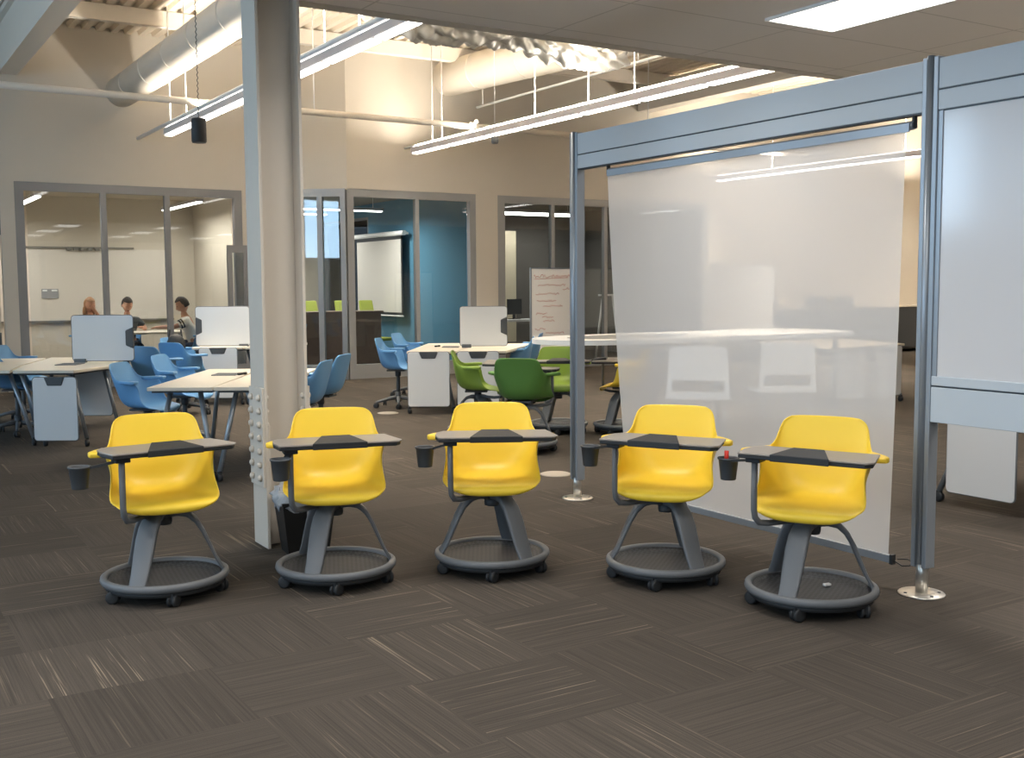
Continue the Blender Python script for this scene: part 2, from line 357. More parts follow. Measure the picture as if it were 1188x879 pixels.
glazed('window_5', (9.96, 21.7), (9.96, 24.2), .95, 3.05, (1.25,), mFrame, end=.05, top=.05, fw_=.05)
glazed('window_6', (7.6, 24.55), (9.3, 24.55), .95, 3.05, (.85,), mFrame, end=.05, top=.05, fw_=.05)
cb_ = MB().prism([(6.4, 18.1), (XC+.1, YB+.15), (10.0, YB+.15), (10.0, 24.6), (6.4, 24.6)], 3.32, 3.42)
struct('ceiling_blue_room', cb_, mat('grey_ceiling', srgb('8d8a86'), .8))
struct('wall_dark_left', MB().box(10.02, 10.14, YB+.15, 21.5, 0, 3.4), mDarkWall)
struct('wall_dark_rear', MB().box(10.02, 15.6, 21.5, 21.62, 0, 3.4), mDarkWall)
struct('wall_dark_right', MB().box(15.5, 15.6, YB+.15, 21.5, 0, 3.4), mDarkWall)
struct('ceiling_dark_room', MB().box(10.02, 15.6, YB+.15, 21.6, 3.32, 3.42), mDarkWall)
struct('trim_2', MB().box(-6, 2.2, YL-.012, YL, 0, .1).box(9.82, 10.27, YB-.012, YB, 0, .1).box(15.3, 23.9, YB-.012, YB, 0, .1), mTray)

# structural steel under the deck
t = empty('roof_girder', (2.38, 12.3, 4.72), 0, 'deep white box girder running along the roof at the upper left', 'beam')
MB().box(-.13, .13, -5.7, 5.58, 0, .62).build('web', mSteelW, t)
MB().box(-.2, .2, -5.7, 5.58, .62, .70).build('top_flange', mSteelW, t)
pu = [empty('roof_purlin', (0, 16.2, 5.27), 0, 'cream cross beam right under the corrugated deck near the rear wall', 'beam', 'cross beams under the deck')]
MB().box(2.52, 15, -.07, .07, 0, .22).build('beam_body', mSteelW, pu[0])
for yy, lb in ((13.2, 'cream cross beam under the deck, in front of the one near the rear wall'), (9.6, 'cream cross beam under the deck, closest to the lowered ceiling')):
    c = copy_tree(pu[0]); c.location.y = yy; c['label'] = lb
# right hand roof framing seen over the partition
t = empty('roof_girder', (13.6, 12.0, 4.9), 0, 'cream girder crossing high above the translucent screen', 'beam')
MB().box(-.15, .15, -5.4, 4.9, 0, .5).build('web', mSteelW, t)

# ================================================================== COLUMN
t = empty('steel_column', (2.265, 6.29, 0), 0, 'tall pale painted steel H column with bolted splice plates', 'column')
hx, hy, tf = .135, .12, .018
MB().box(-hx, -hx+tf, -hy, hy, 0, ZS+2).box(hx-tf, hx, -hy, hy, 0, ZS+2).box(-hx+tf, hx-tf, -.006, .006, 0, ZS+2).build('shaft', mCol, t, bevel=.002)
for sgn in (-1, 1):
    xo = sgn*(hx+.007)
    pl = MB().box(min(xo-.007, xo+.007), max(xo-.007, xo+.007), -hy+.004, hy-.004, .37, .96).build('splice_plate', mCol, t, bevel=.002)
    for j, yy in enumerate((-.07, .07)):
        for k in range(7):
            z = .42+k*.08+(.0 if j == 0 else .0)
            MB().lathe([(.021, 0), (.021, .008), (.015, .018), (.006, .022), (0, .022)] if sgn > 0 else [(.021, 0), (.021, -.008), (.015, -.018), (.006, -.022), (0, -.022)], 10, (xo+sgn*.007, yy, z), axis='x').build('bolt', mCol, pl)
    for j, yy in enumerate((-.085,)):
        for k in range(7): MB().lathe([(.018, 0), (.018, sgn*-.008), (.012, sgn*-.017), (0, sgn*-.02)], 10, (sgn*(hx-tf), yy, .42+k*.08), axis='x').build('bolt', mCol, pl)
MB().box(-hx+tf, -hx+tf+.012, -hy, -.02, .30, .74).build('splice_plate', mCol, t, bevel=.002)

# ================================================================== LINEAR LAMPS
def lamp_row(x, y0, y1, z, label, seg=1.2, pw=1.0, hang=()):
    t = empty('linear_pendant_lamp', (x, 0, z), 0, label, 'lamp', 'long linear pendant lamps')
    MB().prism([(-.07, .02), (.07, .02), (.055, .11), (-.055, .11)], y0, y1, lambda a, b, c: (a, c, b)).build('lamp_housing', mLampBody, t)
    MB().box(-.045, .045, y0+.05, y1-.05, .108, .118).build('upper_diffuser', mLamp, t)
    y = y1-.04
    while y-seg > y0:
        MB().box(-.05, .05, y-seg+.09, y, 0, .022).build('diffuser', mLamp, t); y -= seg
    if y-y0 > .3: MB().box(-.05, .05, y0+.04, y, 0, .022).build('diffuser', mLamp, t)
    for yy in hang: MB().tube([(0, yy, .1), (0, yy, 5.5-z)], .008, 6).build('suspension_rod', mWhite, t)
    L = y1-y0
    area('lamp_uplight', (0, (y0+y1)/2, .14), .1, L, 30*L*pw, WARM, (0, 0, 1), 170, t)
    area('lamp_downlight', (0, (y0+y1)/2, -.02), .1, L, 13*L*pw, WARM, (0, 0, -1), 95, t)
    return t
lamp_row(4.28, 7.2, 16.3, 3.75, 'left linear pendant lamp with glowing segments, passing behind the steel column', hang=(9.5, 12.5, 15.3))
lamp_row(8.38, 7.2, 16.5, 3.75, 'linear pendant lamp running above the left end of the partition header', hang=(8.4, 10.6, 12.8, 15.5))
lamp_row(15.15, 7.2, 16.5, 3.6, 'linear pendant lamp seen as a bright line through the translucent screen', pw=1.0, hang=(9, 12, 15))
lamp_row(21.5, 7.2, 16.5, 3.75, 'added linear pendant lamp, unseen at far right, brightening the area behind the partition', pw=.8, hang=(9, 12, 15))  # unseen extra row, added only to light the rear wall right of the screen
# recessed ceiling fixtures
k = 0
fl = {(5.48, 4.6): 'recessed rectangular ceiling light glowing at the top of the picture right of centre'}
for fx in (-2.5, .14, 2.81, 5.48, 8.15, 10.8):
    for fy in (-1.4, 1.6, 4.6):
        t = empty('recessed_ceiling_light', (fx, fy, ZS-.02), 0, fl.get((fx, fy), 'recessed ceiling light outside the picture, seen only as a reflection in the glass'), 'lamp', 'recessed ceiling lights in the lowered ceiling')
        MB().box(-.31, .31, -.6, -.585, 0, .019).box(-.31, .31, .585, .6, 0, .019).box(-.31, -.295, -.585, .585, 0, .019).box(.295, .31, -.585, .585, 0, .019).build('trim_frame', mWhite, t)
        MB().box(-.295, .295, -.585, .585, .004, .016).build('lens', mTroffer, t)
        area('troffer_light', (0, 0, -.01), 1.1, .55, 22, NEUT, (0, 0, -1), 150, t)
# lamps inside the rooms
def room_lamp(x0, y0, x1, y1, z, label, p=18):
    t = empty('room_linear_lamp', ((x0+x1)/2, (y0+y1)/2, z), math.atan2(y1-y0, x1-x0), label, 'lamp'); L = math.hypot(x1-x0, y1-y0)
    MB().box(-L/2, L/2, -.06, .06, .02, .07).build('lamp_housing', mLampBody, t)
    MB().box(-L/2+.02, L/2-.02, -.045, .045, 0, .02).build('diffuser', mLampR, t)
    for s in (-1, 1): MB().tube([(s*L*.4, 0, .07), (s*L*.4, 0, 3.3-z)], .006, 6).build('suspension_rod', mWhite, t)
    area('room_lamp_light', (0, 0, -.02), L, .1, p, NEUT, (0, 0, -1), 170, t)
room_lamp(2.9, 19.0, 2.9, 21.4, 3.02, 'linear lamp at upper left inside the meeting room with the people', 44)
room_lamp(5.5, 19.0, 5.5, 21.4, 3.02, 'linear lamp at upper right inside the meeting room with the people', 44)
room_lamp(7.2, 19.5, 9.2, 19.5, 3.0, 'nearer linear lamp inside the blue walled room', 60)
room_lamp(7.0, 22.3, 9.2, 22.3, 3.1, 'farther linear lamp inside the blue walled room', 60)
room_lamp(10.9, 18.6, 13.2, 18.6, 3.0, 'nearer linear lamp inside the dark walled room', 26)
room_lamp(11.6, 20.4, 14.6, 20.4, 3.1, 'farther linear lamp inside the dark walled room', 26)

# ================================================================== PIPES, DUCTS, HANGERS
def pipe(name, pts, r, m, label, cat, rods=(), n=12):
    t = empty(name, (0, 0, 0), 0, label, cat)
    MB().tube(pts, r, n).build('pipe_run', m, t)
    for p in rods: MB().tube([p, (p[0], p[1], 5.5)], .009, 6).build('hanger_rod', mWhite, t)
    return t
t = pipe('sprinkler_pipe', [(-5.9, 14.35, 4.0), (16, 14.95, 4.0)], .045, mSteelW, 'cream sprinkler pipe crossing left to right below the duct', 'pipe', ((1.2, 14.5, 4.0), (5.9, 14.68, 4.0), (12, 14.8, 4.0)))
for px_ in (4.6, 8.5, 12.4): MB().lathe([(.05, -.06), (.06, -.05), (.06, .05), (.05, .06)], 12, (px_, 14.66+px_*.012-.05, 4.0), axis='x').ball((px_, 14.62, 4.06), .035).build('pipe_coupling', mSteelW, t)
pipe('conduit', [(4.22, 17.85, 3.90), (4.22, 7.3, 3.90)], .028, mWhite, 'white conduit alongside the left linear lamp', 'pipe', ((4.22, 10.2, 3.90), (4.22, 15.9, 3.90)))
pipe('conduit', [(8.42, 16.9, 3.90), (8.42, 7.3, 3.90)], .02, mWhite, 'thin white conduit above the lamp over the partition', 'pipe', ((8.42, 15.9, 3.90), (8.42, 11.6, 3.90)))
pipe('conduit', [(9.55, 16.4, 4.6), (9.55, 7.3, 4.6)], .02, mWhite, 'upper thin conduit below the large cream duct', 'pipe', ((9.55, 16.2, 4.6), (9.55, 12.0, 4.6)))
def duct(p0, p1, r, label, rib=True):
    t = empty('air_duct', p0, 0, label, 'duct'); d = Vector(p1)-Vector(p0); L = d.length
    q = d.to_track_quat('Z', 'Y'); t.rotation_mode = 'QUATERNION'; t.rotation_quaternion = q
    pr_ = [(r, 0)]; z = 0
    while z+.9 < L and rib:
        z += .9; pr_ += [(r, z-.012), (r+.008, z-.01), (r+.008, z+.01), (r, z+.012)]
    pr_ += [(r, L)]
    dt = MB().lathe([(r, 0), (r, L)], 40).build('duct_tube', mDuct, t)
    for a, b in [(z0, z0) for z0 in [1.2*k+.9 for k in range(int(L/1.2))]]: MB().lathe([(r-.002, a-.008), (r+.007, a-.007), (r+.007, a+.007), (r-.002, a+.008)], 40).build('duct_seam', mDuct, t)
    return t
duct((4.0, 17.88, 4.6), (4.0, 7.2, 4.6), .235, 'large round white duct beside the girder, lit from below by the left lamp')
duct((9.15, 16.72, 5.1), (10.5, 7.4, 5.1), .3, 'large cream duct rising to the right behind the foil wrapped duct')
# crumpled foil wrapped flexible duct
random.seed(11)
fm = MB(); n, seg = 56, 220; vs = []
A_, B_ = Vector((4.95, 10.9, 4.55)), Vector((9.0, 11.6, 4.55))
for i in range(seg+1):
    f_ = i/seg; p = A_.lerp(B_, f_); endt = min(1, f_*7, (1-f_)*4)
    for k in range(n):
        a = 2*PI*k/n
        rr = (.27+.035*math.sin(5*a+f_*31)+.03*math.sin(9*a-f_*53+2*math.sin(f_*17))+.02*math.sin(f_*88+3*math.sin(a*2))+.012*math.sin(f_*210+9*math.sin(a*2+f_*9)))*(.45+.55*endt**.5)
        sag = -.05*math.sin(f_*PI*3)
        vs.append((p.x+.05*math.sin(a*3+f_*20), p.y+rr*math.cos(a), p.z+sag+rr*math.sin(a)*.8))
fm.add(vs, [(i*n+k, i*n+(k+1) % n, (i+1)*n+(k+1) % n, (i+1)*n+k) for i in range(seg) for k in range(n)], True)
fo = fm.build('foil_wrapped_duct', mFoil); fo['label'] = 'crumpled silver foil wrapped flexible duct under the roof deck'; fo['category'] = 'duct'
# hanging black speaker
t = empty('pendant_speaker', (3.05, 10.5, 2.93), 0, 'small black cylindrical speaker hanging on a chain left of the column', 'speaker')
MB().lathe([(.0, 0), (.062, 0), (.07, .01), (.07, .21), (.062, .225), (.0, .23)], 24).build('speaker_body', mBlk, t)
MB().lathe([(.064, -.003), (.064, .0)], 24).build('speaker_grille', mDGrey, t)
ch = MB(); z = .23
while z < 2.5:
    ch.tube([(-.006, 0, z), (.006, 0, z+.025), (-.006, 0, z+.05)], .0045, 5, cap=False); z += .05
ch.build('hanging_chain', mDGrey, t)
t = empty('ceiling_sensor', (7.85, 13.0, 3.5), 0, 'small grey sensor on a thin wire under the long lamp', 'sensor')
MB().lathe([(0, 0), (.04, 0), (.05, .02), (.05, .09), (.02, .1), (0, .1)], 14).build('sensor_body', mGrey, t)
MB().tube([(0, 0, .1), (0, 0, 2.0)], .005, 5).build('hanging_wire', mWhite, t)

# ================================================================== PARTITION AND SCREEN
XP = 4.56; YR, YL2 = 3.45, 6.42; HP = 2.63
t = empty('partition_frame', (XP, YR, 0), 0, 'tall aluminium post and beam partition with a glossy board on its right bay', 'partition')
for yy in (YR, YL2, .48):
    y = yy-YR
    pp = MB().box(-.035, .035, y-.045, y-.018, .14, HP).box(-.035, .035, y+.018, y+.045, .14, HP).box(-.026, .026, y-.018, y+.018, .14, HP-.01)
    pst = pp.build('post', mAlu, t, bevel=.004)
    MB().tube([(-.03, y, .16), (-.03, y, HP+.005)], .019, 14).tube([(.03, y, .16), (.03, y, HP+.005)], .019, 14).build('post_rail', mAlu, pst)
    MB().tube([(0, y, .012), (0, y, .2)], .03, 18).build('post_foot', mNickel, pst)
    MB().lathe([(0, .0), (.112, 0), (.115, .004), (.11, .009), (.04, .012), (0, .012)], 36, (0, y, 0)).build('base_plate', mNickel, pst)
    for a in (.6, 2.7, 4.4, 5.6): MB().lathe([(.009, .010), (.009, .0125), (0, .0125)], 10, (.085*math.cos(a), y+.085*math.sin(a), 0)).build('screw', mAluD, pst)
for (ya, yb) in ((YR+.045, YL2-.045), (.48+.045, YR-.045)):
    a, b = ya-YR, yb-YR
    h = MB().box(-.03, .03, a, b, 2.475, HP-.012).box(-.03, .03, a, b, 2.375, 2.467).build('header', mPanel, t, bevel=.003)
    MB().box(-.024, .024, a, b, 2.466, 2.476).box(-.024, .024, a, b, 2.368, 2.376).build('groove', mAluD, h)
a, b = .48+.045-YR, -.045
MB().box(-.02, .02, a+.02, b-.02, 1.10, 2.37).build('glossy_board', mGloss, t)
f = MB()
f.box(-.026, .026, a, a+.025, 1.08, 2.37).box(-.026, .026, b-.025, b, 1.08, 2.37).build('board_edge', mAlu, t)
bm_ = MB().box(-.03, .03, a, b, 1.055, 1.10).box(-.03, .03, a, b, .875, 1.047).build('lower_beam', mPanel, t, bevel=.003)
MB().box(-.024, .024, a, b, 1.046, 1.056).build('groove', mAluD, bm_)
# roller screen
t = empty('roller_screen', (XP, YR, 0), 0, 'wide translucent white roller screen hanging in the left bay of the partition', 'screen')
ya, yb = .14, 2.58
MB().tube([(0, ya-.03, 2.325), (0, yb+.01, 2.325)], .022, 16).build('roller', mAlu, t)
MB().box(-.03, -.020, ya-.02, yb, 2.292, 2.335).build('roller_cover', mAlu, t)
for yy in (ya-.03, yb+.02): MB().box(-.012, .012, yy-.006, yy+.006, 2.31, 2.375).build('roller_bracket', mBlk, t)
sc = MB(); nv, nh = 24, 16
vs = []
for i in range(nv+1):
    f_ = i/nv; z = 2.31+(.15-2.31)*f_
    y0 = ya+.0+.05*f_; y1 = yb+(-.24)*f_**1.3
    for j in range(nh+1):
        g = j/nh; vs.append((-.022+.006*math.sin(g*9+f_*3)*f_, y0+(y1-y0)*g, z))
sc.add(vs, [(i*(nh+1)+j, i*(nh+1)+j+1, (i+1)*(nh+1)+j+1, (i+1)*(nh+1)+j) for i in range(nv) for j in range(nh)], True)
sc.build('screen_fabric', mScrim, t)
MB().box(-.034, -.01, ya+.03, yb-.23, .125, .165).build('bottom_bar', mAlu, t, bevel=.003)
MB().box(-.036, -.008, ya+.015, ya+.032, .12, .17).build('bar_end_cap', mBlk, t)
lp = MB().tube([(-.02, ya+.015, .14), (-.01, ya-.03, .12), (-.005, ya-.07, .13), (-.005, ya-.085, .15), (-.005, ya-.06, .16), (-.01, ya, .15)], .003, 6); lp.build('pull_loop', mBlk, t)

# ================================================================== SHELL CHAIRS
def shell_mesh(name, m, parent):
    rows = [((.212, .446), (.165, .200, .474)), ((.226, .460), (.205, .205, .484)), ((.228, .480), (.230, .200, .494)), ((.212, .498), (.246, .180, .503)), ((.15, .502), (.262, .12, .512)), ((.05, .496), (.260, .075, .538)),
            ((-.06, .492), (.250, .05, .585)), ((-.14, .502), (.244, .04, .64)), ((-.19, .535), (.248, .03, .695)), ((-.212, .59), (.264, .0, .736)),
            ((-.224, .65), (.260, -.08, .744)), ((-.232, .695), (.243, -.15, .750)), ((-.238, .735), (.229, -.19, .766)), ((-.25, .80), (.219, -.216, .812)),
            ((-.262, .855), (.210, -.236, .850)), ((-.268, .883), (.194, -.246, .874)), ((-.272, .896), (.158, -.256, .890))]
    n = 12; vs = []
    for (yc, zc), (w, ye, ze) in rows:
        for j in range(-n, n+1):
            tt = j/n*PI/2; kx = math.sin(tt); kk = (1-math.cos(tt))**1.35
            vs.append((w*kx, yc+(ye-yc)*kk, zc+(ze-zc)*kk))
    c = 2*n+1
    mb = MB().add(vs, [(i*c+j, i*c+j+1, (i+1)*c+j+1, (i+1)*c+j) for i in range(len(rows)-1) for j in range(c-1)], True)
    o = mb.build(name, m, parent)
    sol = o.modifiers.new('solid', 'SOLIDIFY'); sol.thickness = .009; sol.offset = 0
    sb = o.modifiers.new('sub', 'SUBSURF'); sb.levels = 1; sb.render_levels = 1
    for s in (-1, 1):
        pl = [(.255, .04), (.30, .045), (.345, .035), (.350, .0), (.325, -.05), (.275, -.12), (.238, -.16), (.232, -.13), (.250, -.06)]
        MB().prism([(s*a, b) for a, b in pl], .722, .750).build('armrest', m, parent, bevel=.009)
def ring_base(t, rot, nleg=3):
    R0 = bpy.data.objects.new('ring_base', None)
    Rz = lambda a: Matrix.Rotation(a, 4, 'Z')
    rb = MB().lathe([(.276, .088), (.280, .106), (.289, .114), (.303, .115), (.313, .108), (.316, .092), (.309, .078), (.292, .073), (.279, .077)], 64, closed=True).build('base_ring', mGrey, t)
    MB().lathe([(.0, .070), (.22, .072), (.258, .082), (.276, .098), (.276, .09), (.25, .062), (.0, .058)], 48).build('foot_tray', mSieve, t)
    MB().lathe([(.285, .05), (.292, .052), (.296, .076), (.27, .076), (.265, .052)], 48, closed=True).build('base_skirt', mBlk, t)
    prof = [(.015, .41, .036, .05), (.07, .414, .040, .044), (.115, .402, .045, .036), (.155, .365, .050, .030), (.187, .31, .052, .026), (.22, .235, .050, .022), (.252, .16, .046, .020), (.282, .108, .043, .020), (.29, .085, .042, .020)]
    for q in range(nleg):
        a = rot+q*2*PI/3; vs = []
        for i, (r, z, w, th) in enumerate(prof):
            d = Vector((prof[min(i+1, len(prof)-1)][0]-prof[max(i-1, 0)][0], 0, prof[min(i+1, len(prof)-1)][1]-prof[max(i-1, 0)][1])).normalized()
            nn = Vector((-d.z, 0, d.x))
            for sx2, sn in ((-1, .5), (-.8, .5), (.8, .5), (1, .5), (1, -.5), (-1, -.5)):
                p = Vector((r, w*sx2, z))+nn*th*(sn if abs(sx2) < 1 else sn*.6); vs.append(Rz(a) @ p)
        c = 6; m_ = len(prof)
        lg = MB().add(vs, [(i*c+k, i*c+(k+1) % c, (i+1)*c+(k+1) % c, (i+1)*c+k) for i in range(m_-1) for k in range(c)]+[tuple(range(c)), tuple((m_-1)*c+k for k in range(c))[::-1]], True)
        lg.build('leg', mGrey, t)
    MB().lathe([(0, .355), (.038, .357), (.042, .37), (.042, .40), (0, .40)], 20).build('swivel_cup', mDGrey, t)
def casters(t, R, n, a0, r=.033):
    proto = None
    for q in range(n):
        a = a0+q*2*PI/n; cx, cy = R*math.cos(a), R*math.sin(a)
        c = MB()
        s1 = a+.9
        for s in (-1, 1):
            w = MB().lathe([(0, -.009), (r*.7, -.009), (r, -.006), (r, .006), (r*.7, .009), (0, .009)], 16, axis='x')
            w.xf(Matrix.Translation((cx, cy, r)) @ Matrix.Rotation(s1, 4, 'Z') @ Matrix.Translation((s*.015, 0, 0))); c.add(w.v, w.f, True)
        h = MB().box(-.012, .012, -.022, .018, r*.6, r*2.1); h.xf(Matrix.Translation((cx, cy, 0)) @ Matrix.Rotation(s1, 4, 'Z')); c.add(h.v, h.f)
        c.build('caster', mBlk, t)
def under_seat(t):
    MB().box(-.10, .10, -.13, .10, .470, .488).build('seat_plate', mDGrey, t, bevel=.004)
    MB().tube([(0, 0, .40), (0, 0, .475)], .036, 18).build('swivel_column', mDGrey, t)
def tablet_set(t, rot, cup, zt=.775, ax=.215, ay=.255, topm=None):
    """writing tablet carried by a bent tube on the sitter's right"""
    MB().tube([(.02, .0, .432), (.10, .09, .425), (.165, .175, .425), (.198, .225, .435), (ax-.004, ay-.006, .462), (ax, ay, .50), (ax, ay, .58), (ax, ay, zt-.03)], .015, 12).build('tablet_arm', mGrey, t)
    R_ = Matrix.Translation((ax, ay, zt)) @ Matrix.Rotation(rot, 4, 'Z')
    P = [(.078, -.06), (.06, .065), (-.535, .075), (-.562, .035), (-.52, -.205), (.035, -.205), (.07, -.15)]
    tb = MB().prism(P, -.010, .0); tb.xf(R_); tb.build('tablet', topm or mTablet, t, bevel=.004)
    Q = [(x*.985+.0, y*.97-.002) for x, y in P]
    e = MB().prism(Q, -.027, -.0105); e.xf(R_); e.build('tablet_edge', mBlk, t, bevel=.004)
    g = MB().prism([(-.10, .081), (-.375, .085), (-.31, -.06), (-.165, -.062)], 0, 1, lambda a, b, c: (a, b, -.028 if c == 0 else (.004 if b > 0 else .024))); g.xf(R_); g.build('pen_ledge', mBlk, t, bevel=.003)
    h = MB().box(-.035, .035, -.05, .03, -.050, -.027); h.xf(R_); h.build('arm_bracket', mBlk, t, bevel=.004)
    if cup:
        cx, cy = cup; zc = zt-.17
        MB().lathe([(0, zc), (.036, zc), (.038, zc+.004), (.048, zc+.098), (.053, zc+.1), (.053, zc+.108), (.047, zc+.108), (.044, zc+.1), (.034, zc+.01), (0, zc+.01)], 24, (cx, cy, 0)).build('cup_holder', mDGrey, t)
        d = Vector((ax-cx, ay-cy, 0)); dn = d.normalized()
        MB().bar((cx+dn.x*.05, cy+dn.y*.05, zc+.1), (ax, ay, zt-.04), .03, .012).build('cup_bracket', mBlk, t)
def node_chair(name, m, base='ring', rot=0, tablet=None, cup=None):
    t = empty(name, (0, 0, 0)); shell_mesh('seat_shell', m, t); under_seat(t)
    if base == 'ring':
        ring_base(t, rot); casters(t, .275, 5, rot*.0+PI/2)
    else:
        MB().tube([(0, 0, .10), (0, 0, .42)], .025, 14).tube([(0, 0, .07), (0, 0, .2)], .038, 14).build('gas_column', mDGrey, t)
        for q in range(5):
            a = rot+q*2*PI/5; c_, s_ = math.cos(a), math.sin(a)
            MB().tube([(c_*.02, s_*.02, .125), (c_*.15, s_*.15, .11), (c_*.30, s_*.30, .075)], [.028, .022, .016], 8).build('leg', mGrey, t)
        casters(t, .30, 5, rot)
    if tablet is not None: tablet_set(t, tablet, cup)
    return t
def face_cam(x, y, delta):   # rotation so that local +y points at the viewer, turned by delta degrees
    return math.atan2(-y, -x)-PI/2+math.radians(delta)
def facing(dx, dy): return math.atan2(dy, dx)-PI/2
YC = [((1.377, 5.564), 7, 12, (.40, .20), (-118), 'leftmost yellow tablet chair of the front row, cup holder out to its left'),
      ((2.197, 5.295), 0, 9, (.26, .33), (-115), 'yellow tablet chair right beside the steel column and the black bin'),
      ((3.012, 5.049), 0, 3, (.35, .2), (-50), 'yellow tablet chair in the middle of the front row'),
      ((3.694, 4.395), -11, -9, (.375, .14), (-55), 'yellow tablet chair standing in front of the translucent screen left edge'),
      ((3.945, 3.611), -12, -6, (.385, .1), (-112), 'yellow tablet chair nearest the right partition post, rightmost of the front row')]
for i, ((x, y), dl, tr, cup, lr, lab) in enumerate(YC):
    rz = face_cam(x, y, dl)
    # leg rotation is given in picture sense (0 = picture right, -90 = towards viewer); convert to chair space
    leg_world = math.radians(lr+90)+math.atan2(-y, -x)
    t = node_chair('tablet_chair', mYel, 'ring', leg_world-rz, math.radians(tr), cup)
    t.location = (x, y, 0); t.rotation_euler = (0, 0, rz); tag(t, lab, 'chair', 'yellow tablet chairs in the front row')
    if i == 4:
        Mw = Matrix.Translation((x, y, 0)) @ Matrix.Rotation(rz, 4, 'Z'); c = Mw @ Vector((cup[0]+.012, cup[1], .62))
        mk = empty('marker_pen', c, 0, 'red capped marker standing in the cup holder of the rightmost yellow chair', 'pen')
        MB().tube([(0, 0, 0), (.002, 0, .065)], .008, 10).build('pen_barrel', mWhite, mk)
        MB().tube([(.002, 0, .065), (.004, 0, .125)], .011, 10).build('pen_cap', mRed, mk)
        sp = MB().prism([(-.022, -.012), (.018, -.016), (.024, .006), (-.012, .014)], 0, .012).build('paper_scrap', mWhite, None, bevel=.003)
        sp.location = (x+.13, y+.02, .074); tag(sp, 'small white paper scrap lying on the base tray of the rightmost yellow chair', 'scrap')

# green, yellow and blue chairs further back
def far_chair(base, m, x, y, rz, lab, grp, tablet=None, cup=None, rot=.3, cat='chair', name='shell_chair'):
    t = node_chair(name, m, base, rot, tablet, cup); t.location = (x, y, 0); t.rotation_euler = (0, 0, rz); tag(t, lab, cat, grp); return t
RX2 = Vector((math.cos(YAW), -math.sin(YAW))); FW2 = Vector((math.sin(YAW), math.cos(YAW)))
def dirp(deg):  # facing in picture terms: 0 = towards picture right, 90 = away, -90 = towards viewer
    v = RX2*math.cos(math.radians(deg))+FW2*math.sin(math.radians(deg)); return facing(v.x, v.y)
gg = 'green tablet chairs behind the front row'
far_chair('ring', mGrnL, 5.60, 9.65, dirp(0), 'light green tablet chair seen from the side, facing right', gg, math.radians(-5), None, .4, name='tablet_chair')
far_chair('ring', mGrn, 5.46, 8.55, dirp(75), 'green tablet chair seen from behind, in front of the other green chairs', gg, math.radians(0), None, .2, name='tablet_chair')
far_chair('ring', mGrnL, 6.50, 9.5, dirp(-95), 'green tablet chair facing the viewer with a dark cup holder, beside the left post', gg, math.radians(5), (.1, .3), 1.0, name='tablet_chair')
far_chair('ring', mYel, 7.02, 9.05, dirp(165), 'yellow tablet chair mostly hidden behind the translucent screen', None, math.radians(5), None, .6, name='tablet_chair')
bproto = node_chair('swivel_chair', mBlu, 'star', .2)
_B = lambda u, v: (U0.x*u+V0.x*v, U0.y*u+V0.y*v)
U0 = RX2; V0 = FW2
bl = [(*_B(-5.75, 12.75), 0, 'blue swivel chair at the far left beyond the long table'),
      (*_B(-5.3, 11.6), 10, 'blue swivel chair partly under the far left table'),
      (*_B(-3.25, 9.65), -5, 'nearest blue swivel chair, facing right at the left centre table'),
      (*_B(-3.25, 10.75), -5, 'blue swivel chair just behind the nearest one at the left centre table'),
      (*_B(-4.12, 12.6), 70, 'blue swivel chair seen from behind, right of the upright board on the left table'),
      (*_B(-4.02, 13.4), 60, 'blue swivel chair seen from behind between the left tables and the seated people'),
      (*_B(-4.36, 14.5), -10, 'blue swivel chair carrying the black backpack'),
      (*_B(-1.93, 9.85), 172, 'nearer blue swivel chair just right of the steel column, facing left'),
      (*_B(-1.90, 10.75), 168, 'blue swivel chair right of the column, behind its twin'),
      (*_B(-1.47, 14.0), -5, 'blue swivel chair at the left side of the centre table'),
      (*_B(-1.40, 15.4), -15, 'blue swivel chair at the far left corner of the centre table'),
      (*_B(.02, 14.2), 178, 'nearer blue swivel chair at the right side of the centre table'),
      (*_B(.16, 15.3), 172, 'farther blue swivel chair at the right side of the centre table'),
      (6.95, 18.6, 185, 'blue chair inside the blue walled room, seen beside the column')]
for i, (x, y, dg, lab) in enumerate(bl):
    t = bproto if i == 0 else copy_tree(bproto)
    t.location = (x, y, 0); t.rotation_euler = (0, 0, dirp(dg)); tag(t, lab, 'chair', 'blue swivel chairs')

# ================================================================== TABLES WITH HANGING BOARDS
def hung_board(name, loc, rz, w, h, label, grp, zt, leg=False):
    """portable whiteboard; local x across, z up, notch with handle at the top"""
    t = empty(name, loc, rz, label, 'whiteboard', grp)
    pts = rrect(-w/2, w/2, 0, h, .03)
    # handle notch at top centre
    i_top = [p for p in pts]
    poly = []
    for p in rrect(-w/2, w/2, 0, h, .03): poly.append(p)
    top = [(w*.24, h), (w*.17, h-.075), (-w*.17, h-.075), (-w*.24, h)]
    idx = 5
    poly = poly[:idx]+top+poly[idx:]
    fn = lambda a, b, c: (a, c, b)
    MB().prism(poly, -.008, .008, fn).build('board_face', mBoard, t)
    rim = MB(); P3 = [Vector((a, 0, b)) for a, b in poly]; P3.append(P3[0]); 
    rim.tube(P3, .008, 6); rim.build('board_rim', mGrey, t)
    hd = MB().prism([(w*.225, h+.004), (w*.16, h-.08), (-w*.16, h-.08), (-w*.225, h+.004)], -.016, .02, fn); hd.build('board_handle', mDGrey, t, bevel=.006)
    return t
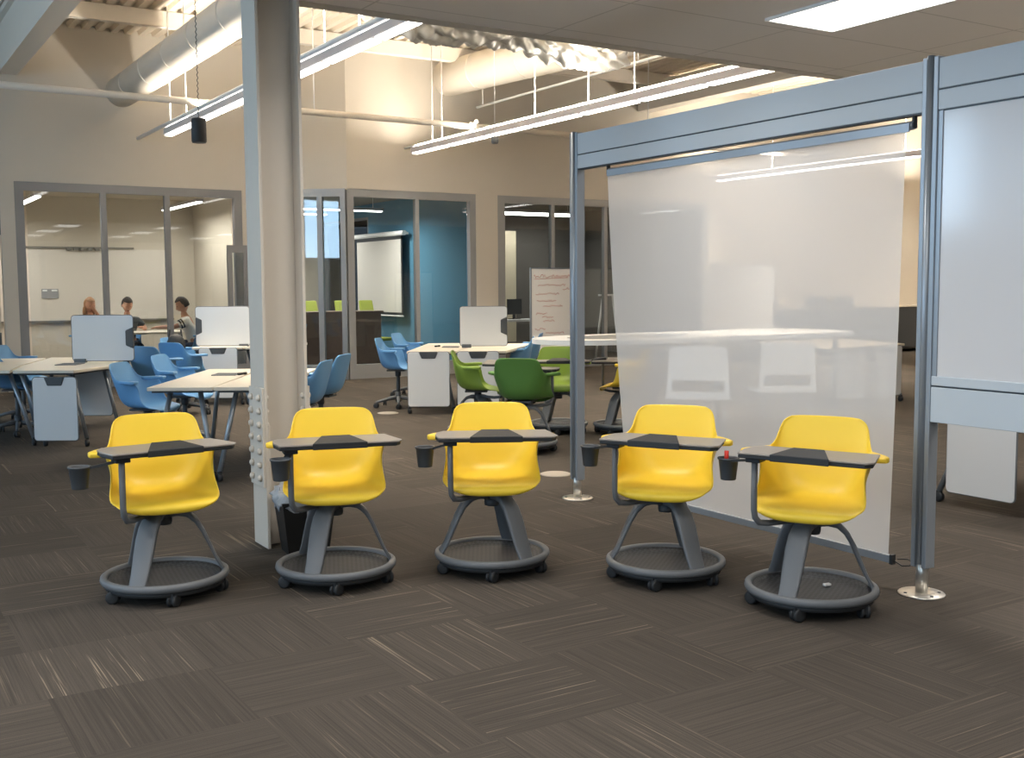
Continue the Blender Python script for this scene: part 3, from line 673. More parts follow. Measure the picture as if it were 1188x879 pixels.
def vtable(name, poly, legs, label, grp, zt=.765):
    cx = sum(p[0] for p in poly)/len(poly); cy = sum(p[1] for p in poly)/len(poly)
    t = empty(name, (cx, cy, 0), 0, label, 'table', grp)
    loc = [(a-cx, b-cy) for a, b in poly]
    MB().prism(loc, zt-.03, zt).build('tabletop', mTop, t, bevel=.005)
    MB().prism([(a*.93, b*.93) for a, b in loc], zt-.05, zt-.03).build('under_frame', mDGrey, t)
    for (tx, ty, fx, fy) in legs:
        p0 = Vector((tx-cx, ty-cy, zt-.05)); p1 = Vector((fx-cx, fy-cy, .075)); mid = p0.lerp(p1, .45)+(p1-p0).cross(Vector((0, 0, 1))).normalized()*0
        MB().tube([p0, mid, p1], .021, 10).build('leg', mTube, t)
        w = MB().lathe([(0, -.02), (.025, -.02), (.036, -.014), (.036, .014), (.025, .02), (0, .02)], 16, (p1.x, p1.y, .036), axis='x'); w.box(p1.x-.012, p1.x+.012, p1.y-.02, p1.y+.02, .05, .085)
        w.build('caster', mBlk, t)
    return t
def mix(a, b, f): return (a[0]+(b[0]-a[0])*f, a[1]+(b[1]-a[1])*f)
def quad_table(name, nl, nr, fr, fl_, label, grp, chamf=True):
    """nl,nr near corners, fr,fl_ far corners"""
    poly = [nl, nr, fr, fl_]
    c = mix(mix(nl, fr, .5), mix(nr, fl_, .5), .5)
    legs = []
    for near, other in ((nl, nr), (nr, nl), (fr, fl_), (fl_, fr)):
        top = mix(mix(near, other, .22), c, .18); foot = mix(mix(near, other, .02), c, .04); legs.append((*top, *foot))
    return vtable(name, poly, legs, label, grp)
U = RX2; Vv = FW2
def loc2(o, u, v): return (o[0]+U.x*u+Vv.x*v, o[1]+U.y*u+Vv.y*v)
gt = 'cream topped mobile tables'
def camtab(o, w0, w1, L, sh, label):
    """table whose near edge (width w0) centre is at o; far edge width w1 shifted by sh"""
    return quad_table('mobile_table', loc2(o, -w0/2, 0), loc2(o, w0/2, 0), loc2(o, sh+w1/2, L), loc2(o, sh-w1/2, L), label, gt)
# left group
def cam2(u, v): return (U.x*u+Vv.x*v, U.y*u+Vv.y*v)
def poly_table(pts, legs, label):
    return vtable('mobile_table', [cam2(*p) for p in pts], [(*cam2(*a), *cam2(*b)) for a, b in legs], label, gt)
OA = cam2(-4.54, 10.5)
poly_table([(-4.83, 10.5), (-4.24, 10.5), (-4.1, 11.1), (-4.5, 12.5), (-5.3, 12.5), (-5.05, 11.2)],
           [((-4.80, 10.62), (-4.62, 10.68)), ((-4.36, 10.75), (-4.20, 10.66)), ((-4.6, 12.2), (-4.42, 12.1)), ((-5.15, 12.2), (-5.2, 12.0))], 'cream topped mobile table with a board hanging from its near end, far left')
poly_table([(-5.55, 10.65), (-4.86, 10.5), (-5.08, 11.2), (-5.32, 12.4), (-6.2, 12.3), (-5.95, 11.2)],
           [((-5.4, 10.8), (-5.55, 10.75)), ((-5.0, 10.8), (-4.75, 10.72)), ((-5.5, 12.2), (-5.35, 12.1)), ((-6.0, 12.0), (-6.1, 11.9))], 'cream topped mobile table cut off by the left picture edge')
gb = 'portable whiteboards with grey handles'
BR = -YAW

BR = -YAW
hung_board('portable_whiteboard', (*cam2(-4.41, 10.45), .09), BR, .42, .61, 'portable whiteboard hanging from the near end of the far left table', gb, .76)
def upright(o, w, h, z, lab, side=1):
    """board turned on its side, standing on a table: handle at picture right"""
    t = hung_board('portable_whiteboard', (o[0], o[1], z), BR, h, w, lab, gb, .76)
    t.rotation_euler = (0, side*PI/2, BR) ; t.rotation_mode = 'XYZ'
    t.location = (o[0]-side*U.x*w/2, o[1]-side*U.y*w/2, z+h/2)
    ft = MB().box(-h/2-.025, -h/2+.02, -.03, .03, .02, .14) if side < 0 else MB().box(h/2-.02, h/2+.025, -.03, .03, .02, .14)
    ft.build('board_foot', mGrey, t)
    return t
upright(cam2(-4.36, 11.6), .65, .48, .785, 'whiteboard standing upright on the far left table with its handle at the right')
# left centre group
OB = cam2(-2.64, 8.6)
hung_board('portable_whiteboard', (*cam2(-4.85, 12.45), .10), BR, .50, .64, 'portable whiteboard hanging from the far end of the left table, seen under its top', gb, .76)
camtab(OB, .52, .50, 1.95, -.05, 'left one of the paired cream tables behind the leftmost yellow chair')
camtab(loc2(OB, .53, .0), .52, .50, 1.95, -.04, 'right one of the paired cream tables, running behind the steel column')
# far group by the meeting room
OC = cam2(-3.9, 14.4)
camtab(OC, .68, .62, 1.1, .0, 'cream mobile table in front of the meeting room window, left of the column')
camtab(loc2(OC, .69, 0), .66, .6, 1.1, .0, 'cream mobile table in front of the meeting room, half hidden by the column')
hung_board('portable_whiteboard', (*loc2(OC, .02, -.05), .10), BR, .50, .66, 'portable whiteboard hanging from the table below the meeting room window', gb, .76)
hung_board('portable_whiteboard', (*loc2(OC, .76, -.05), .10), BR, .50, .66, 'portable whiteboard under the table edge touching the column in the picture', gb, .76)
upright(loc2(OC, .0, .3), .72, .52, .775, 'whiteboard standing upright on the table left of the column, handle at the left', -1)
# centre group
OD = cam2(-.99, 13.2)
camtab(OD, .58, .74, 1.9, .2, 'left one of the paired cream tables in the centre, board at its near end')
camtab(loc2(OD, .62, .02), .60, .7, 1.7, .3, 'right one of the paired cream tables in the centre')
hung_board('portable_whiteboard', (*loc2(OD, -.02, -.05), .10), BR, .50, .66, 'portable whiteboard hanging at the near end of the left centre table', gb, .76)
hung_board('portable_whiteboard', (*loc2(OD, .58, -.04), .10), BR, .50, .66, 'portable whiteboard partly hidden by the light green chair', gb, .76)
upright(loc2(OD, .63, .75), .60, .50, .79, 'whiteboard standing upright on the centre table with its handle at the right')
# small things on the tables
def clamp(o, lab):
    t = empty('table_power_box', (*o, .765), BR, lab, 'power box', 'flat grey power boxes in the tabletops'); MB().box(-.11, .11, -.12, .12, 0, .008).build('lid', mGrey, t, bevel=.002); MB().box(-.09, .09, -.02, .02, .008, .011).build('flap', mDGrey, t)
clamp(cam2(-4.6, 11.3), 'grey power box in the far left table'); clamp(loc2(OB, .05, 1.25), 'grey power box in the left paired table'); clamp(loc2(OB, .56, 1.25), 'grey power box in the table beside the column'); clamp(loc2(OD, .2, .9), 'grey power box in the centre table')
for o, lab in ((loc2(OB, .2, 1.2), 'black marker lying beside the power box on the left paired table'), (loc2(OD, .02, .95), 'black marker lying on the centre table')):
    t = empty('marker_pen', (*o, .777), .5, lab, 'pen'); MB().tube([(-.05, 0, 0), (.02, 0, 0)], .011, 8).build('pen_barrel', mBlk, t); MB().tube([(.02, 0, 0), (.06, 0, 0)], .0118, 8).build('pen_cap', mBlk, t)

# table end seen under the partition beam on the right, boards facing left
t = quad_table('mobile_table', (6.60, 4.93), (6.60, 4.02), (8.3, 4.02), (8.3, 4.93), 'mobile table behind the right partition bay, seen below the lower beam', gt)
t = quad_table('mobile_table', (6.60, 4.0), (6.60, 3.1), (8.3, 3.1), (8.3, 4.0), 'second mobile table behind the right partition bay, at the right picture edge', gt)
hung_board('portable_whiteboard', (6.56, 4.52, .10), -PI/2, .52, .62, 'portable whiteboard hanging below the partition beam at the right', gb, .76)
hung_board('portable_whiteboard', (6.56, 3.86, .10), -PI/2, .52, .62, 'portable whiteboard cut off by the right picture edge', gb, .76)
# group behind the screen
quad_table('mobile_table', (10.5, 9.35), (11.2, 9.38), (11.5, 10.9), (10.8, 10.9), 'mobile table seen faintly through the screen, left of its pair', gt)
quad_table('mobile_table', (11.24, 9.38), (11.95, 9.4), (12.3, 10.9), (11.55, 10.9), 'mobile table seen faintly through the screen near its right edge', gt)
hung_board('portable_whiteboard', (10.86, 9.35, .10), 0, .50, .64, 'portable whiteboard seen faintly through the screen, left one', gb, .76)
hung_board('portable_whiteboard', (11.6, 9.37, .10), 0, .50, .64, 'portable whiteboard seen faintly through the screen, right one', gb, .76)

# ================================================================== HIGH TABLE WITH OVAL OPENING
t = empty('high_table', (7.68, 8.62, 0), 0, 'long white standing-height table with rounded left end, passing behind the left post', 'table')
zt = 1.04
def oval(cx, cy, rx, ry, n=28, a0=0, a1=360): return [(cx+rx*math.cos(math.radians(a0+(a1-a0)*k/n)), cy+ry*math.sin(math.radians(a0+(a1-a0)*k/n))) for k in range(n+(0 if a1-a0 >= 360 else 1))]
outer = oval(-1.05, 0, .95, .62, 24, 90, 270)+[(1.65, -.62), (1.85, 0), (1.65, .62)]
inner = oval(-.95, 0, .68, .4, 36)
bm = bmesh.new()
def ring_(pts, z): return [bm.verts.new((a, b, z)) for a, b in pts]
loops = {}
for z in (zt-.045, zt):
    o_, i_ = ring_(outer, z), ring_(inner, z); loops[z] = (o_, i_)
    es = [bm.edges.new((L_[k], L_[(k+1) % len(L_)])) for L_ in (o_, i_) for k in range(len(L_))]
    bmesh.ops.triangle_fill(bm, use_beauty=True, edges=es)
for idx in (0, 1):
    lo, hi = loops[zt-.045][idx], loops[zt][idx]
    for k in range(len(lo)): bm.faces.new((lo[k], lo[(k+1) % len(lo)], hi[(k+1) % len(lo)], hi[k]))
bmesh.ops.recalc_face_normals(bm, faces=bm.faces)
me = bpy.data.meshes.new('tabletop'); bm.to_mesh(me); bm.free(); me.materials.append(mTopW)
o = bpy.data.objects.new('tabletop', me); col.objects.link(o); o.parent = t
for (lx, ly) in ((-.2, .5), (-.2, -.5), (1.5, .5), (1.5, -.5)):
    MB().tube([(lx, ly, zt-.045), (lx, ly, .02)], .025, 12).lathe([(0, 0), (.05, 0), (.05, .02), (0, .02)], 14, (lx, ly, 0)).build('leg', mTube, t)
# white panel chairs behind the screen
def slot_chair(x, y, rz, lab):
    t = empty('panel_back_stool', (x, y, 0), rz, lab, 'stool', 'white panel back stools behind the screen')
    fn = lambda a, b, c: (a, c, b)
    out = [(-.34, .50), (.34, .50), (.30, 1.0), (.22, 1.03), (-.22, 1.03), (-.30, 1.0)]
    b_ = MB(); 
    b_.prism([(-.34, .50), (.34, .50), (.33, .57), (-.33, .57)], -.3, -.28, fn).prism([(-.33, .57), (-.27, .57), (-.265, .69), (-.32, .69)], -.3, -.28, fn).prism([(.27, .57), (.33, .57), (.32, .69), (.265, .69)], -.3, -.28, fn).prism([(-.32, .69), (.32, .69), (.30, 1.0), (.22, 1.03), (-.22, 1.03), (-.30, 1.0)], -.3, -.28, fn)
    b_.build('back_panel', mWhite, t)
    MB().box(-.30, .30, -.28, .2, .5, .53).build('seat', mWhite, t, bevel=.01)
    for sx_ in (-.26, .26):
        for sy_ in (-.24, .16): MB().tube([(sx_, sy_, .5), (sx_*1.15, sy_*1.15, 0)], .014, 8).build('leg', mTube, t)
    t.scale = (.9, .9, .945)
    return t
slot_chair(7.08, 7.95, dirp(80), 'white stool with a slotted back seen through the screen, left one')
slot_chair(8.15, 7.95, dirp(97), 'white stool with a slotted back seen through the screen, right one')

# ================================================================== MOBILE WHITEBOARDS
def mobile_board(x, y, w, h, z0, lab, writing):
    t = empty('mobile_whiteboard', (x, y, 0), -.0, lab, 'whiteboard')
    bd = MB().box(-w/2+.02, w/2-.02, -.012, .012, z0+.02, z0+h-.02).build('board_face', mWhite, t)
    MB().box(-w/2, w/2, -.018, .018, z0, z0+.02).box(-w/2, w/2, -.018, .018, z0+h-.02, z0+h).box(-w/2, -w/2+.02, -.018, .018, z0+.02, z0+h-.02).box(w/2-.02, w/2, -.018, .018, z0+.02, z0+h-.02).build('board_frame', mTube, t)
    for s in (-1, 1):
        MB().tube([(s*w*.42, 0, z0), (s*w*.42, 0, .1)], .018, 8).bar((s*w*.42, -.28, .09), (s*w*.42, .28, .09), .04, .03).build('stand_leg', mTube, t)
        for q in (-.26, .26): MB().lathe([(0, -.015), (.035, -.015), (.035, .015), (0, .015)], 14, (s*w*.42, q, .036), axis='x').build('caster', mBlk, t)
    if writing:
        random.seed(5); mInk = mat('red_ink', srgb('b5625a'), .6)
        def scrawl(x0, x1, z, a, step=.016):
            pts = []; xx = x0
            while xx < x1:
                pts.append((xx, -.0135, z+random.uniform(-a, a))); xx += step*random.uniform(.6, 1.3)
                if random.random() < .13 and len(pts) > 2:
                    pts[-1] = (pts[-1][0], -.0135, z)
            if len(pts) > 1: ink.tube(pts, .0035, 4)
        ink = MB(); scrawl(-.36, .38, z0+h-.14, .028); ink.build('handwriting_line', mInk, t)
        MB().tube([(-.35, -.0135, z0+h-.185), (.3, -.0135, z0+h-.16)], .003, 4).build('underline', mInk, t)
        for k, (a, b, dz) in enumerate(((-.28, .26, .28), (.2, .34, .34), (-.32, .14, .42), (-.3, .08, .53), (-.18, .2, .61), (-.32, -.1, .73), (-.2, .02, .79), (-.18, .04, .85), (-.34, -.12, .98), (-.14, .22, 1.05), (-.34, .14, 1.2))):
            ink = MB(); scrawl(a, b, z0+h-dz, .02); ink.build('handwriting_line', mInk, t)
mobile_board(9.84, 14.55, .84, 1.42, .42, 'mobile whiteboard covered in red handwriting, left of the partition post', True)
mobile_board(13.95, 14.6, 1.8, 1.3, .62, 'wide mobile whiteboard seen faintly through the translucent screen', False)

# low dark storage along the rear wall, boxes on it
t = empty('storage_cabinet', (19.0, 16.6, 0), 0, 'long low dark storage cabinet along the rear wall behind the screen', 'cabinet')
MB().box(-3.4, 4.4, -.3, .3, .08, 1.02).build('cabinet_body', mat('cabinet_grey', srgb('4b4b49'), .6), t)
MB().box(-3.42, 4.42, -.32, .31, 1.02, 1.05).build('cabinet_top', mTop, t)
for k in range(8): MB().box(-3.35+k*.96, -2.45+k*.96, -.318, -.30, .12, .98).build('cabinet_door', mDGrey, t)
for x, lab in ((16.6, 'dark carton on the storage cabinet, leftmost'), (18.1, 'dark carton on the storage cabinet, middle one'), (18.95, 'dark carton on the storage cabinet, rightmost')):
    t = empty('carton', (x, 16.55, 1.05), 0, lab, 'box', 'dark cartons on the storage cabinet'); MB().prism([(-.2, 0), (.2, 0), (.17, .22), (-.17, .22)], -.15, .15, lambda a, b, c: (a, c, b)).build('box_body', mDGrey, t); MB().box(-.16, .16, -.14, .14, .22, .235).build('lid', mGrey, t)

# ================================================================== BIN, FLOOR DISC
t = bin_t = empty('waste_bin', (2.305, 6.02, 0), -.12, 'black waste bin with a clear plastic liner standing against the steel column', 'bin')
bb = MB()
def taper(x0, y0, x1, y1, z0, z1):
    return [(-x0, -y0, z0), (x0, -y0, z0), (x0, y0, z0), (-x0, y0, z0), (-x1, -y1, z1), (x1, -y1, z1), (x1, y1, z1), (-x1, y1, z1)]
fb = [(0, 3, 2, 1), (0, 1, 5, 4), (1, 2, 6, 5), (2, 3, 7, 6), (3, 0, 4, 7)]
bb.add(taper(.12, .09, .155, .12, .0, .36), fb); bb.add(taper(.115, .085, .148, .113, .012, .36), [tuple(reversed(f)) for f in fb])
s_recalc = False
bb.add([(-.16, -.125, .35), (.16, -.125, .35), (.16, .125, .35), (-.16, .125, .35), (-.16, -.125, .37), (.16, -.125, .37), (.16, .125, .37), (-.16, .125, .37), (-.148, -.113, .37), (.148, -.113, .37), (.148, .113, .37), (-.148, .113, .37)],
       [(0, 1, 5, 4), (1, 2, 6, 5), (2, 3, 7, 6), (3, 0, 4, 7), (4, 5, 9, 8), (5, 6, 10, 9), (6, 7, 11, 10), (7, 4, 8, 11)])
bb.build('bin_body', mBag, t); s_recalc = True
lb = MB().box(-.02, .06, -.1335, -.1315, .25, .33).build('bin_label', mPaper, t); lb['label'] = 'small grey printed sticker'
MB().box(-.01, .015, -.1345, -.1335, .29, .32).box(.03, .05, -.1345, -.1335, .26, .28).build('sticker_print', mBlk, lb)
def liner_mat():
    m = bpy.data.materials.new('clear_liner'); m.use_nodes = True; nt = m.node_tree; b = nt.nodes['Principled BSDF']
    b.inputs['Base Color'].default_value = (.62, .66, .70, 1); b.inputs['Roughness'].default_value = .2; b.inputs['Alpha'].default_value = .5; return m
vs = []; n = 48; rowsL = [(.0, .325, 1.0), (.0, .345, 1.04), (.0, .365, 1.08), (.0, .385, 1.1), (.0, .42, 1.0), (.0, .445, .9), (.0, .42, .8)]
random.seed(3)
for i, (_, z, k_) in enumerate(rowsL):
    for j in range(n):
        a = 2*PI*j/n; rx, ry = .158*k_, .123*k_; c_, s_ = math.cos(a), math.sin(a); q = (abs(c_)**5+abs(s_)**5)**(-.2)
        w_ = 1+(.04+.05*(i > 2))*math.sin(11*a+i*1.7)+random.uniform(-.03, .03)
        vs.append((rx*q*c_*w_, ry*q*s_*w_, z+(.02 if i else .03)*math.sin(7*a+i)+(random.uniform(-.012, .02) if i > 2 else 0)))
for j in range(n):   # bulge on picture left
    pass
MB().add(vs, [(i*n+j, i*n+(j+1) % n, (i+1)*n+(j+1) % n, (i+1)*n+j) for i in range(len(rowsL)-1) for j in range(n)], True).build('plastic_liner', liner_mat(), t)
bin_t.scale = (1, 1, .85)
o = MB().lathe([(0, .0), (.13, 0), (.13, .004), (.115, .009), (0, .01)], 32).build('floor_outlet_cover', mat('outlet_cover', srgb('a59c90'), .5)); o.location = (5.74, 12.1, 0)
tag(o, 'round pale outlet cover on the carpet in front of the centre tables', 'outlet cover')
o = MB().lathe([(0, .0), (.13, 0), (.13, .004), (.115, .009), (0, .01)], 32).build('floor_outlet_cover', MATS['outlet_cover']); o.location = (5.0, 7.35, 0)
tag(o, 'round pale outlet cover on the carpet behind the middle yellow chairs, near the left post', 'outlet cover')

# ================================================================== INSIDE THE ROOMS
t = empty('wall_whiteboard', (3.9, 22.27, .95), 0, 'large wall whiteboard in the meeting room behind the seated people', 'whiteboard')
MB().box(-1.55, 1.94, -.02, .02, 0, 1.36).build('board_face', mat('room_board', srgb('d3cbbf'), .3), t)
MB().box(-1.1, 1.2, -.07, -.02, 1.37, 1.40).build('hanging_rail', mTray, t)
for k in range(6): MB().box(-.05+k*.13, .03+k*.13, -.09, -.03, 1.33, 1.38).build('clip', mTray, t)
MB().box(-1.55, 1.94, -.06, -.02, -.03, 0).build('pen_tray', mTray, t)
o = MB().box(-.15, .15, -.006, .006, -.09, .09).build('notice_card', mPaper); o.location = (3.53, 22.235, 1.46); tag(o, 'small grey notice stuck on the meeting room whiteboard', 'notice')
for a, b in ((-.13, -.05), (.03, .13)): MB().box(a, b, -.008, -.006, .045, .075).build('notice_print', mWhite, o)
t = empty('meeting_table', (4.5, 19.45, 0), 0, 'table where the three people sit, in the meeting room', 'table')
MB().box(-.9, .75, -.42, .42, .77, .80).build('tabletop', mTop, t, bevel=.006)
for a in (-.75, .6):
    for b in (-.33, .33): MB().tube([(a, b, .77), (a*1.05, b*1.05, 0)], .02, 8).build('leg', mTube, t)
# glass leaf standing open beside the column
o = bpy.data.objects.new('door_2', None); col.objects.link(o); o.location = (5.49, 17.55, 0); o.rotation_euler = (0, 0, math.radians(-3)); o['kind'] = 'structure'
MB().box(0, .09, -.02, .02, .05, 2.24).box(.27, .36, -.02, .02, .05, 2.24).box(.09, .27, -.02, .02, 2.12, 2.24).box(.09, .27, -.02, .02, .05, .3).build('door_frame', mFrame, o)
MB().box(.09, .27, -.005, .005, .3, 2.12).build('pane', mGlass, o)
# reception desk, projection screen, lime chairs in the blue room
t = empty('reception_desk', (8.4, 19.25, 0), 0, 'dark wood desk front inside the blue walled room', 'desk')
MB().box(-1.9, .62, 0, .06, 0, 1.05).build('front_panel', mWood, t)
MB().box(-1.92, .66, -.03, .6, 1.05, 1.09).build('desk_top', mWood, t); MB().box(.58, .62, .06, .55, 0, 1.05).build('side_panel', mWood, t)
t = empty('projection_screen', (9.72, 20.7, 0), 0, 'pull-down projection screen on the blue wall', 'screen')
MB().tube([(0, -1.1, 2.62), (0, 1.3, 2.62)], .05, 14).build('screen_case', mWhite, t)
for yy in (-.9, 1.1): MB().box(0, .18, yy-.02, yy+.02, 2.60, 2.64).build('wall_bracket', mWhite, t)
MB().box(-.006, .006, -.95, 1.2, 1.0, 2.6).build('screen_fabric', mScreen, t)
MB().box(-.008, -.0, -1.0, -.94, 1.0, 2.6).box(-.008, 0, -1.0, 1.2, 2.5, 2.6).box(-.008, 0, -1.0, 1.2, .98, 1.03).build('black_border', mBlk, t); MB().tube([(0, -1.0, .96), (0, 1.2, .96)], .018, 8).build('bottom_bar', mWhite, t)
lc = None
for x, y, lab in ((9.36, 20.25, 'lime fabric chair behind the dark desk, right one'), (8.85, 20.3, 'lime fabric chair behind the dark desk, middle one'), (8.2, 20.4, 'lime fabric chair behind the dark desk, left one')):
    if lc is None:
        t = lc = empty('fabric_chair', (0, 0, 0))
        MB().prism([(-.2, .68), (.2, .68), (.18, 1.28), (-.18, 1.28)], -.2, -.16, lambda a, b, c: (a, c-(b-.72)*.2, b)).build('backrest', mLime, t, bevel=.02)
        MB().box(-.24, .24, -.2, .24, .46, .53).build('seat', mLime, t, bevel=.02)
        MB().tube([(0, 0, .46), (0, 0, .08)], .025, 10).build('gas_column', mDGrey, t)
        MB().tube([(0, -.2, .72), (0, -.16, .44)], .02, 8).build('back_bracket', mDGrey, t)
        for q in range(5): MB().tube([(0, 0, .09), (.28*math.cos(q*1.257), .28*math.sin(q*1.257), .03)], .018, 6).build('leg', mDGrey, t)
    else: t = copy_tree(lc)
    t.location = (x, y, 0); t.rotation_euler = (0, 0, dirp(-40)); tag(t, lab, 'chair', 'lime chairs behind the desk')
# dark room contents
t = empty('wall_panel_board', (12.84, 20.9, 0), 0, 'tall pale board standing in the dark walled room', 'board')
MB().box(-.30, .30, -.02, .02, .3, 2.78).build('board_face', mat('pale_board', srgb('c9bfa6'), .6), t); MB().box(-.26, .26, -.05, .05, 0, .3).build('board_base', mTray, t)
t = empty('office_desk', (12.3, 19.2, 0), 0, 'pale desk inside the dark walled room', 'desk')
MB().box(-.9, .7, -.35, .35, .82, .86).build('desk_top', mTopW, t); MB().box(.3, .36, -.3, .3, 0, .82).box(-.86, -.8, -.3, .3, 0, .82).build('side_panel', mTray, t)
t = empty('desk_monitor', (12.1, 19.3, .86), .4, 'dark monitor on the desk in the dark walled room', 'monitor')
MB().box(-.25, .25, -.015, .015, .1, .42).build('monitor_screen', mBlk, t); MB().box(-.03, .03, -.01, .03, .01, .12).build('monitor_neck', mBlk, t); MB().box(-.12, .12, -.08, .08, 0, .012).build('monitor_foot', mBlk, t)
t = empty('easel', (13.6, 18.3, 0), 0, 'slim white easel leg and shelf beside the left post, inside the dark room', 'easel')
MB().tube([(-.14, 0, 0), (.05, 0, 1.35)], .022, 8).build('leg', mWhite, t); MB().tube([(.5, 0, 0), (.3, 0, 1.35)], .022, 8).build('leg', mWhite, t); MB().box(-.05, .6, -.03, .03, 1.33, 1.37).build('shelf', mWhite, t); MB().box(0, .6, .0, .02, 1.37, 1.9).build('easel_board', mDGrey, t)
# building seen through the far windows
t = empty('neighbour_building', (38, 62, 0), 0, 'distant pale building with a gabled roof outside the far windows', 'building')
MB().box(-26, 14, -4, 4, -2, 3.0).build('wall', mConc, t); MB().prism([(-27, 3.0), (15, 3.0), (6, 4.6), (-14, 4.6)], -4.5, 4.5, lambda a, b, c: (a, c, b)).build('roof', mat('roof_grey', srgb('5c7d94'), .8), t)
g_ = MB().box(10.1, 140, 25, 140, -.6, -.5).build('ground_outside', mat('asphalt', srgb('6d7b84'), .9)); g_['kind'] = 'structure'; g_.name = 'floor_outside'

# backpack on a blue chair
t = empty('backpack', (*_B(-4.46, 14.45), .62), dirp(-70), 'black backpack hanging over the back of a blue swivel chair', 'bag')
MB().ball((0, 0, .18), .12, 14, 10, (1.0, .5, 1.2)).build('bag_body', mBlk, t)
MB().ball((0, .05, .12), .08, 12, 8, (1.0, .5, .9)).build('front_pocket', mDGrey, t)
for s in (-1, 1): MB().tube([(s*.08, -.08, .05), (s*.09, -.14, .2), (s*.07, -.06, .38)], .012, 6).build('strap', mBlk, t)

# ================================================================== PEOPLE
def skin_mesh(name, nodes, edges, m, parent, sub=2):
    me = bpy.data.meshes.new(name); me.from_pydata([n_[0] for n_ in nodes], edges, []); me.materials.append(m)
    o = bpy.data.objects.new(name, me); col.objects.link(o)
    if parent: o.parent = parent
    sk = o.modifiers.new('skin', 'SKIN'); sk.use_smooth_shade = True
    if not me.skin_vertices:
        bm = bmesh.new(); bm.from_mesh(me); bm.verts.layers.skin.verify(); bm.to_mesh(me); bm.free()
    for i, n_ in enumerate(nodes):
        r = n_[1]; me.skin_vertices[0].data[i].radius = (r, r) if not isinstance(r, tuple) else r
    me.skin_vertices[0].data[0].use_root = True
    s = o.modifiers.new('sub', 'SUBSURF'); s.levels = sub; s.render_levels = sub
    return o
def person(loc, rz, label, hair, shirt, lean, arms, head_turn=0, head_nod=.25, long_hair=False, stripes=False, seat=.42):
    """seated; local +y is forward. arms = ((elbow, hand), (elbow, hand)) for right(-x?) and left in local coords"""
    t = empty('person', loc, rz, label, 'person')
    hs = 1.1
    hp = Vector((0, 0, seat+.10)); ch = Vector((0, lean, seat+.50)); nk = Vector((0, lean*1.22, seat+.63)); hb = Vector((0, lean*1.3+.01, seat+.72))
    N = [(hp, (.15, .11)), (Vector((0, lean*.5, seat+.3)), (.13, .10)), (ch, (.15, .10)), (nk, .055), (hb, .06)]
    Eg = [(0, 1), (1, 2), (2, 3), (3, 4)]
    def addn(p, r, par): N.append((Vector(p), r)); Eg.append((par, len(N)-1)); return len(N)-1
    for s, (el, ha) in zip((-1, 1), arms):
        sh = addn(ch+Vector((s*.18, 0, .03)), .055, 2); e = addn(el, .042, sh); w = addn(Vector(ha), .028, e)
        d = (Vector(ha)-Vector(el)).normalized(); pl = addn(Vector(ha)+d*.06, (.036, .018), w)
        side = d.cross(Vector((0, 0, 1))).normalized()
        for q, L_ in ((-.027, .055), (-.009, .068), (.009, .065), (.027, .05)):
            f1 = addn(Vector(ha)+d*.095+side*q, .009, pl); addn(Vector(ha)+d*(.095+L_*.9)+side*q*1.1+Vector((0, 0, -.018)), .007, f1)
        th = addn(Vector(ha)+d*.045-side*s*.045, .010, w); addn(Vector(ha)+d*.085-side*s*.055+Vector((0, 0, -.01)), .008, th)
        kn = addn(Vector((s*.13, .43, seat+.08)), .062, addn(Vector((s*.1, .08, seat+.08)), .085, 0)); an = addn(Vector((s*.13, .42, .09)), .04, kn); addn(Vector((s*.14, .56, .045)), .035, an)
    skin_mesh('body', N, Eg, mSkin, t)
    # head
    Hm = Matrix.Translation(hb+Vector((0, .01, .09))) @ Matrix.Scale(1.1, 4) @ Matrix.Rotation(head_turn, 4, 'Z') @ Matrix.Rotation(-head_nod, 4, 'X')
    h = MB(); vs = []; n, m_ = 20, 14
    for i in range(m_+1):
        for k in range(n):
            ph = PI*i/m_; th = 2*PI*k/n; a = math.sin(ph)*math.cos(th); b = math.sin(ph)*math.sin(th); c = math.cos(ph)
            w = 1 if c > -.1 else 1-.32*(-c-.1)
            y = b*.095*w+(.012 if (c < 0 and b > 0) else 0)
            if b > .9 and -.35 < c < .15: y += .016*(1-abs(c+.12)/.3 if abs(c+.12) < .3 else 0)
            vs.append((a*.077*w, y, c*.118))
    h.add(vs, [(i*n+k, (i+1)*n+k, (i+1)*n+(k+1) % n, i*n+(k+1) % n) for i in range(m_) for k in range(n)], True)
    h.ball((-.078, 0, -.01), .022, 8, 6, (.4, .8, 1.3)).ball((.078, 0, -.01), .022, 8, 6, (.4, .8, 1.3)).ball((0, .103, -.02), .015, 8, 6, (.8, 1, 1.3))
    h.xf(Hm); ho = h.build('head', mSkin, t)
    e = MB().ball((-.03, .083, .012), .009).ball((.03, .083, .012), .009); e.xf(Hm); e.build('eyes', mEye, ho)
    l_ = MB().ball((0, .093, -.058), .02, 8, 6, (1, .4, .35)); l_.xf(Hm); l_.build('mouth', mLip, ho)
    hr = MB(); vs = []
    for i in range(9):
        for k in range(n):
            ph = PI*.62*i/8; th = 2*PI*k/n; b = math.sin(th)
            if b > .2: ph *= .50
            rr = 1.13+.02*math.sin(5*th+i); vs.append((math.sin(ph)*math.cos(th)*.079*rr, math.sin(ph)*b*.097*rr-.006, math.cos(ph)*.118*rr+.004))
    hr.add(vs, [(i*n+k, (i+1)*n+k, (i+1)*n+(k+1) % n, i*n+(k+1) % n) for i in range(8) for k in range(n)], True)
    if long_hair:
        hr.ball((0, -.055, -.10), .085, 14, 10, (1.05, .6, 1.5)).ball((-.07, -.01, -.08), .04, 10, 8, (.6, 1, 2.6)).ball((.07, -.01, -.08), .04, 10, 8, (.6, 1, 2.6))
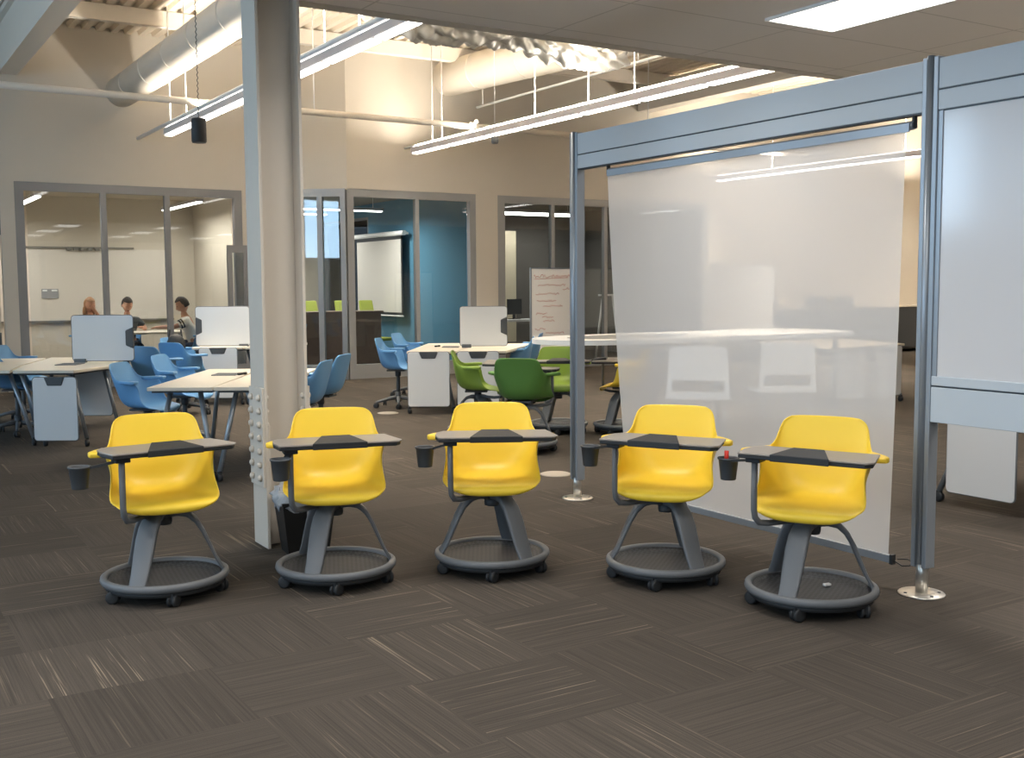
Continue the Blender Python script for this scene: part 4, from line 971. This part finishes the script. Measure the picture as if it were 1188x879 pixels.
    hr.xf(Hm); hr.build('hair', hair, t)
    # clothing follows the body a little larger
    N2 = [(hp, (.175, .135)), (Vector((0, lean*.5, seat+.3)), (.155, .122)), (ch, (.172, .122)), (nk-Vector((0, 0, .03)), .075)]; E2 = [(0, 1), (1, 2), (2, 3)]
    for s, (el, ha) in zip((-1, 1), arms):
        shp = ch+Vector((s*.18, 0, .03)); N2.append((shp, .075)); E2.append((2, len(N2)-1)); N2.append((shp.lerp(Vector(el), .75), .068)); E2.append((len(N2)-2, len(N2)-1))
        if stripes:
            for f_ in (.26, .46):
                a_, b2 = shp.lerp(Vector(el), f_), shp.lerp(Vector(el), f_+.10); MB().tube([a_, b2], .083, 16).build('sleeve_stripe', mStripe, t)
    skin_mesh('shirt', N2, E2, shirt, t)
    # trousers
    N3 = [(hp-Vector((0, 0, .02)), (.17, .13))]; E3 = []
    for s in (-1, 1):
        b0 = len(N3); N3 += [(Vector((s*.1, .08, seat+.08)), .098), (Vector((s*.13, .43, seat+.08)), .075), (Vector((s*.13, .42, .12)), .055)]; E3 += [(0, b0), (b0, b0+1), (b0+1, b0+2)]
    skin_mesh('trousers', N3, E3, mat('jeans', srgb('33405a'), .85), t, 1)
    return t
def seat_under(x, y, rz, lab):
    t = copy_tree(bproto); t.location = (x, y, 0); t.rotation_euler = (0, 0, rz); tag(t, lab, 'chair', 'blue swivel chairs')
PP = [((3.80, 20.08), facing(.1, -1), 'person with long fair hair holding a hand to the mouth, behind the left upright board', mHairL, mat('maroon_top', srgb('6a4a44'), .85), .06, (((-.27, .16, .78), (-.06, .22, 1.12)), ((.27, .15, .80), (.16, .42, .84))), .1, .25, True, False),
      ((4.42, 20.05), facing(.05, -1), 'person with short dark hair in a charcoal shirt looking down at the table', mHairB, mShirtD, .08, (((-.30, .14, .80), (-.16, .40, .84)), ((.30, .14, .80), (.24, .42, .84))), 0, .5, False, False),
      ((5.34, 18.88), facing(-1, .35), 'person in a white shirt with striped sleeves reaching across the table', mHairB, mShirtW, .16, (((-.24, .34, .86), (-.12, .60, .85)), ((.26, .34, .86), (.16, .62, .85))), .3, .45, False, True)]
for (xy, rz, lab, hair, shirt, lean, arms, ht, hn, lh, st) in PP:
    person((*xy, .03), rz, lab, hair, shirt, lean, arms, ht, hn, lh, st)
    seat_under(xy[0], xy[1], rz, {0: 'blue chair under the person with long fair hair', 1: 'blue chair under the person in the charcoal shirt', 2: 'blue chair under the person with striped sleeves'}[PP.index((xy, rz, lab, hair, shirt, lean, arms, ht, hn, lh, st))])
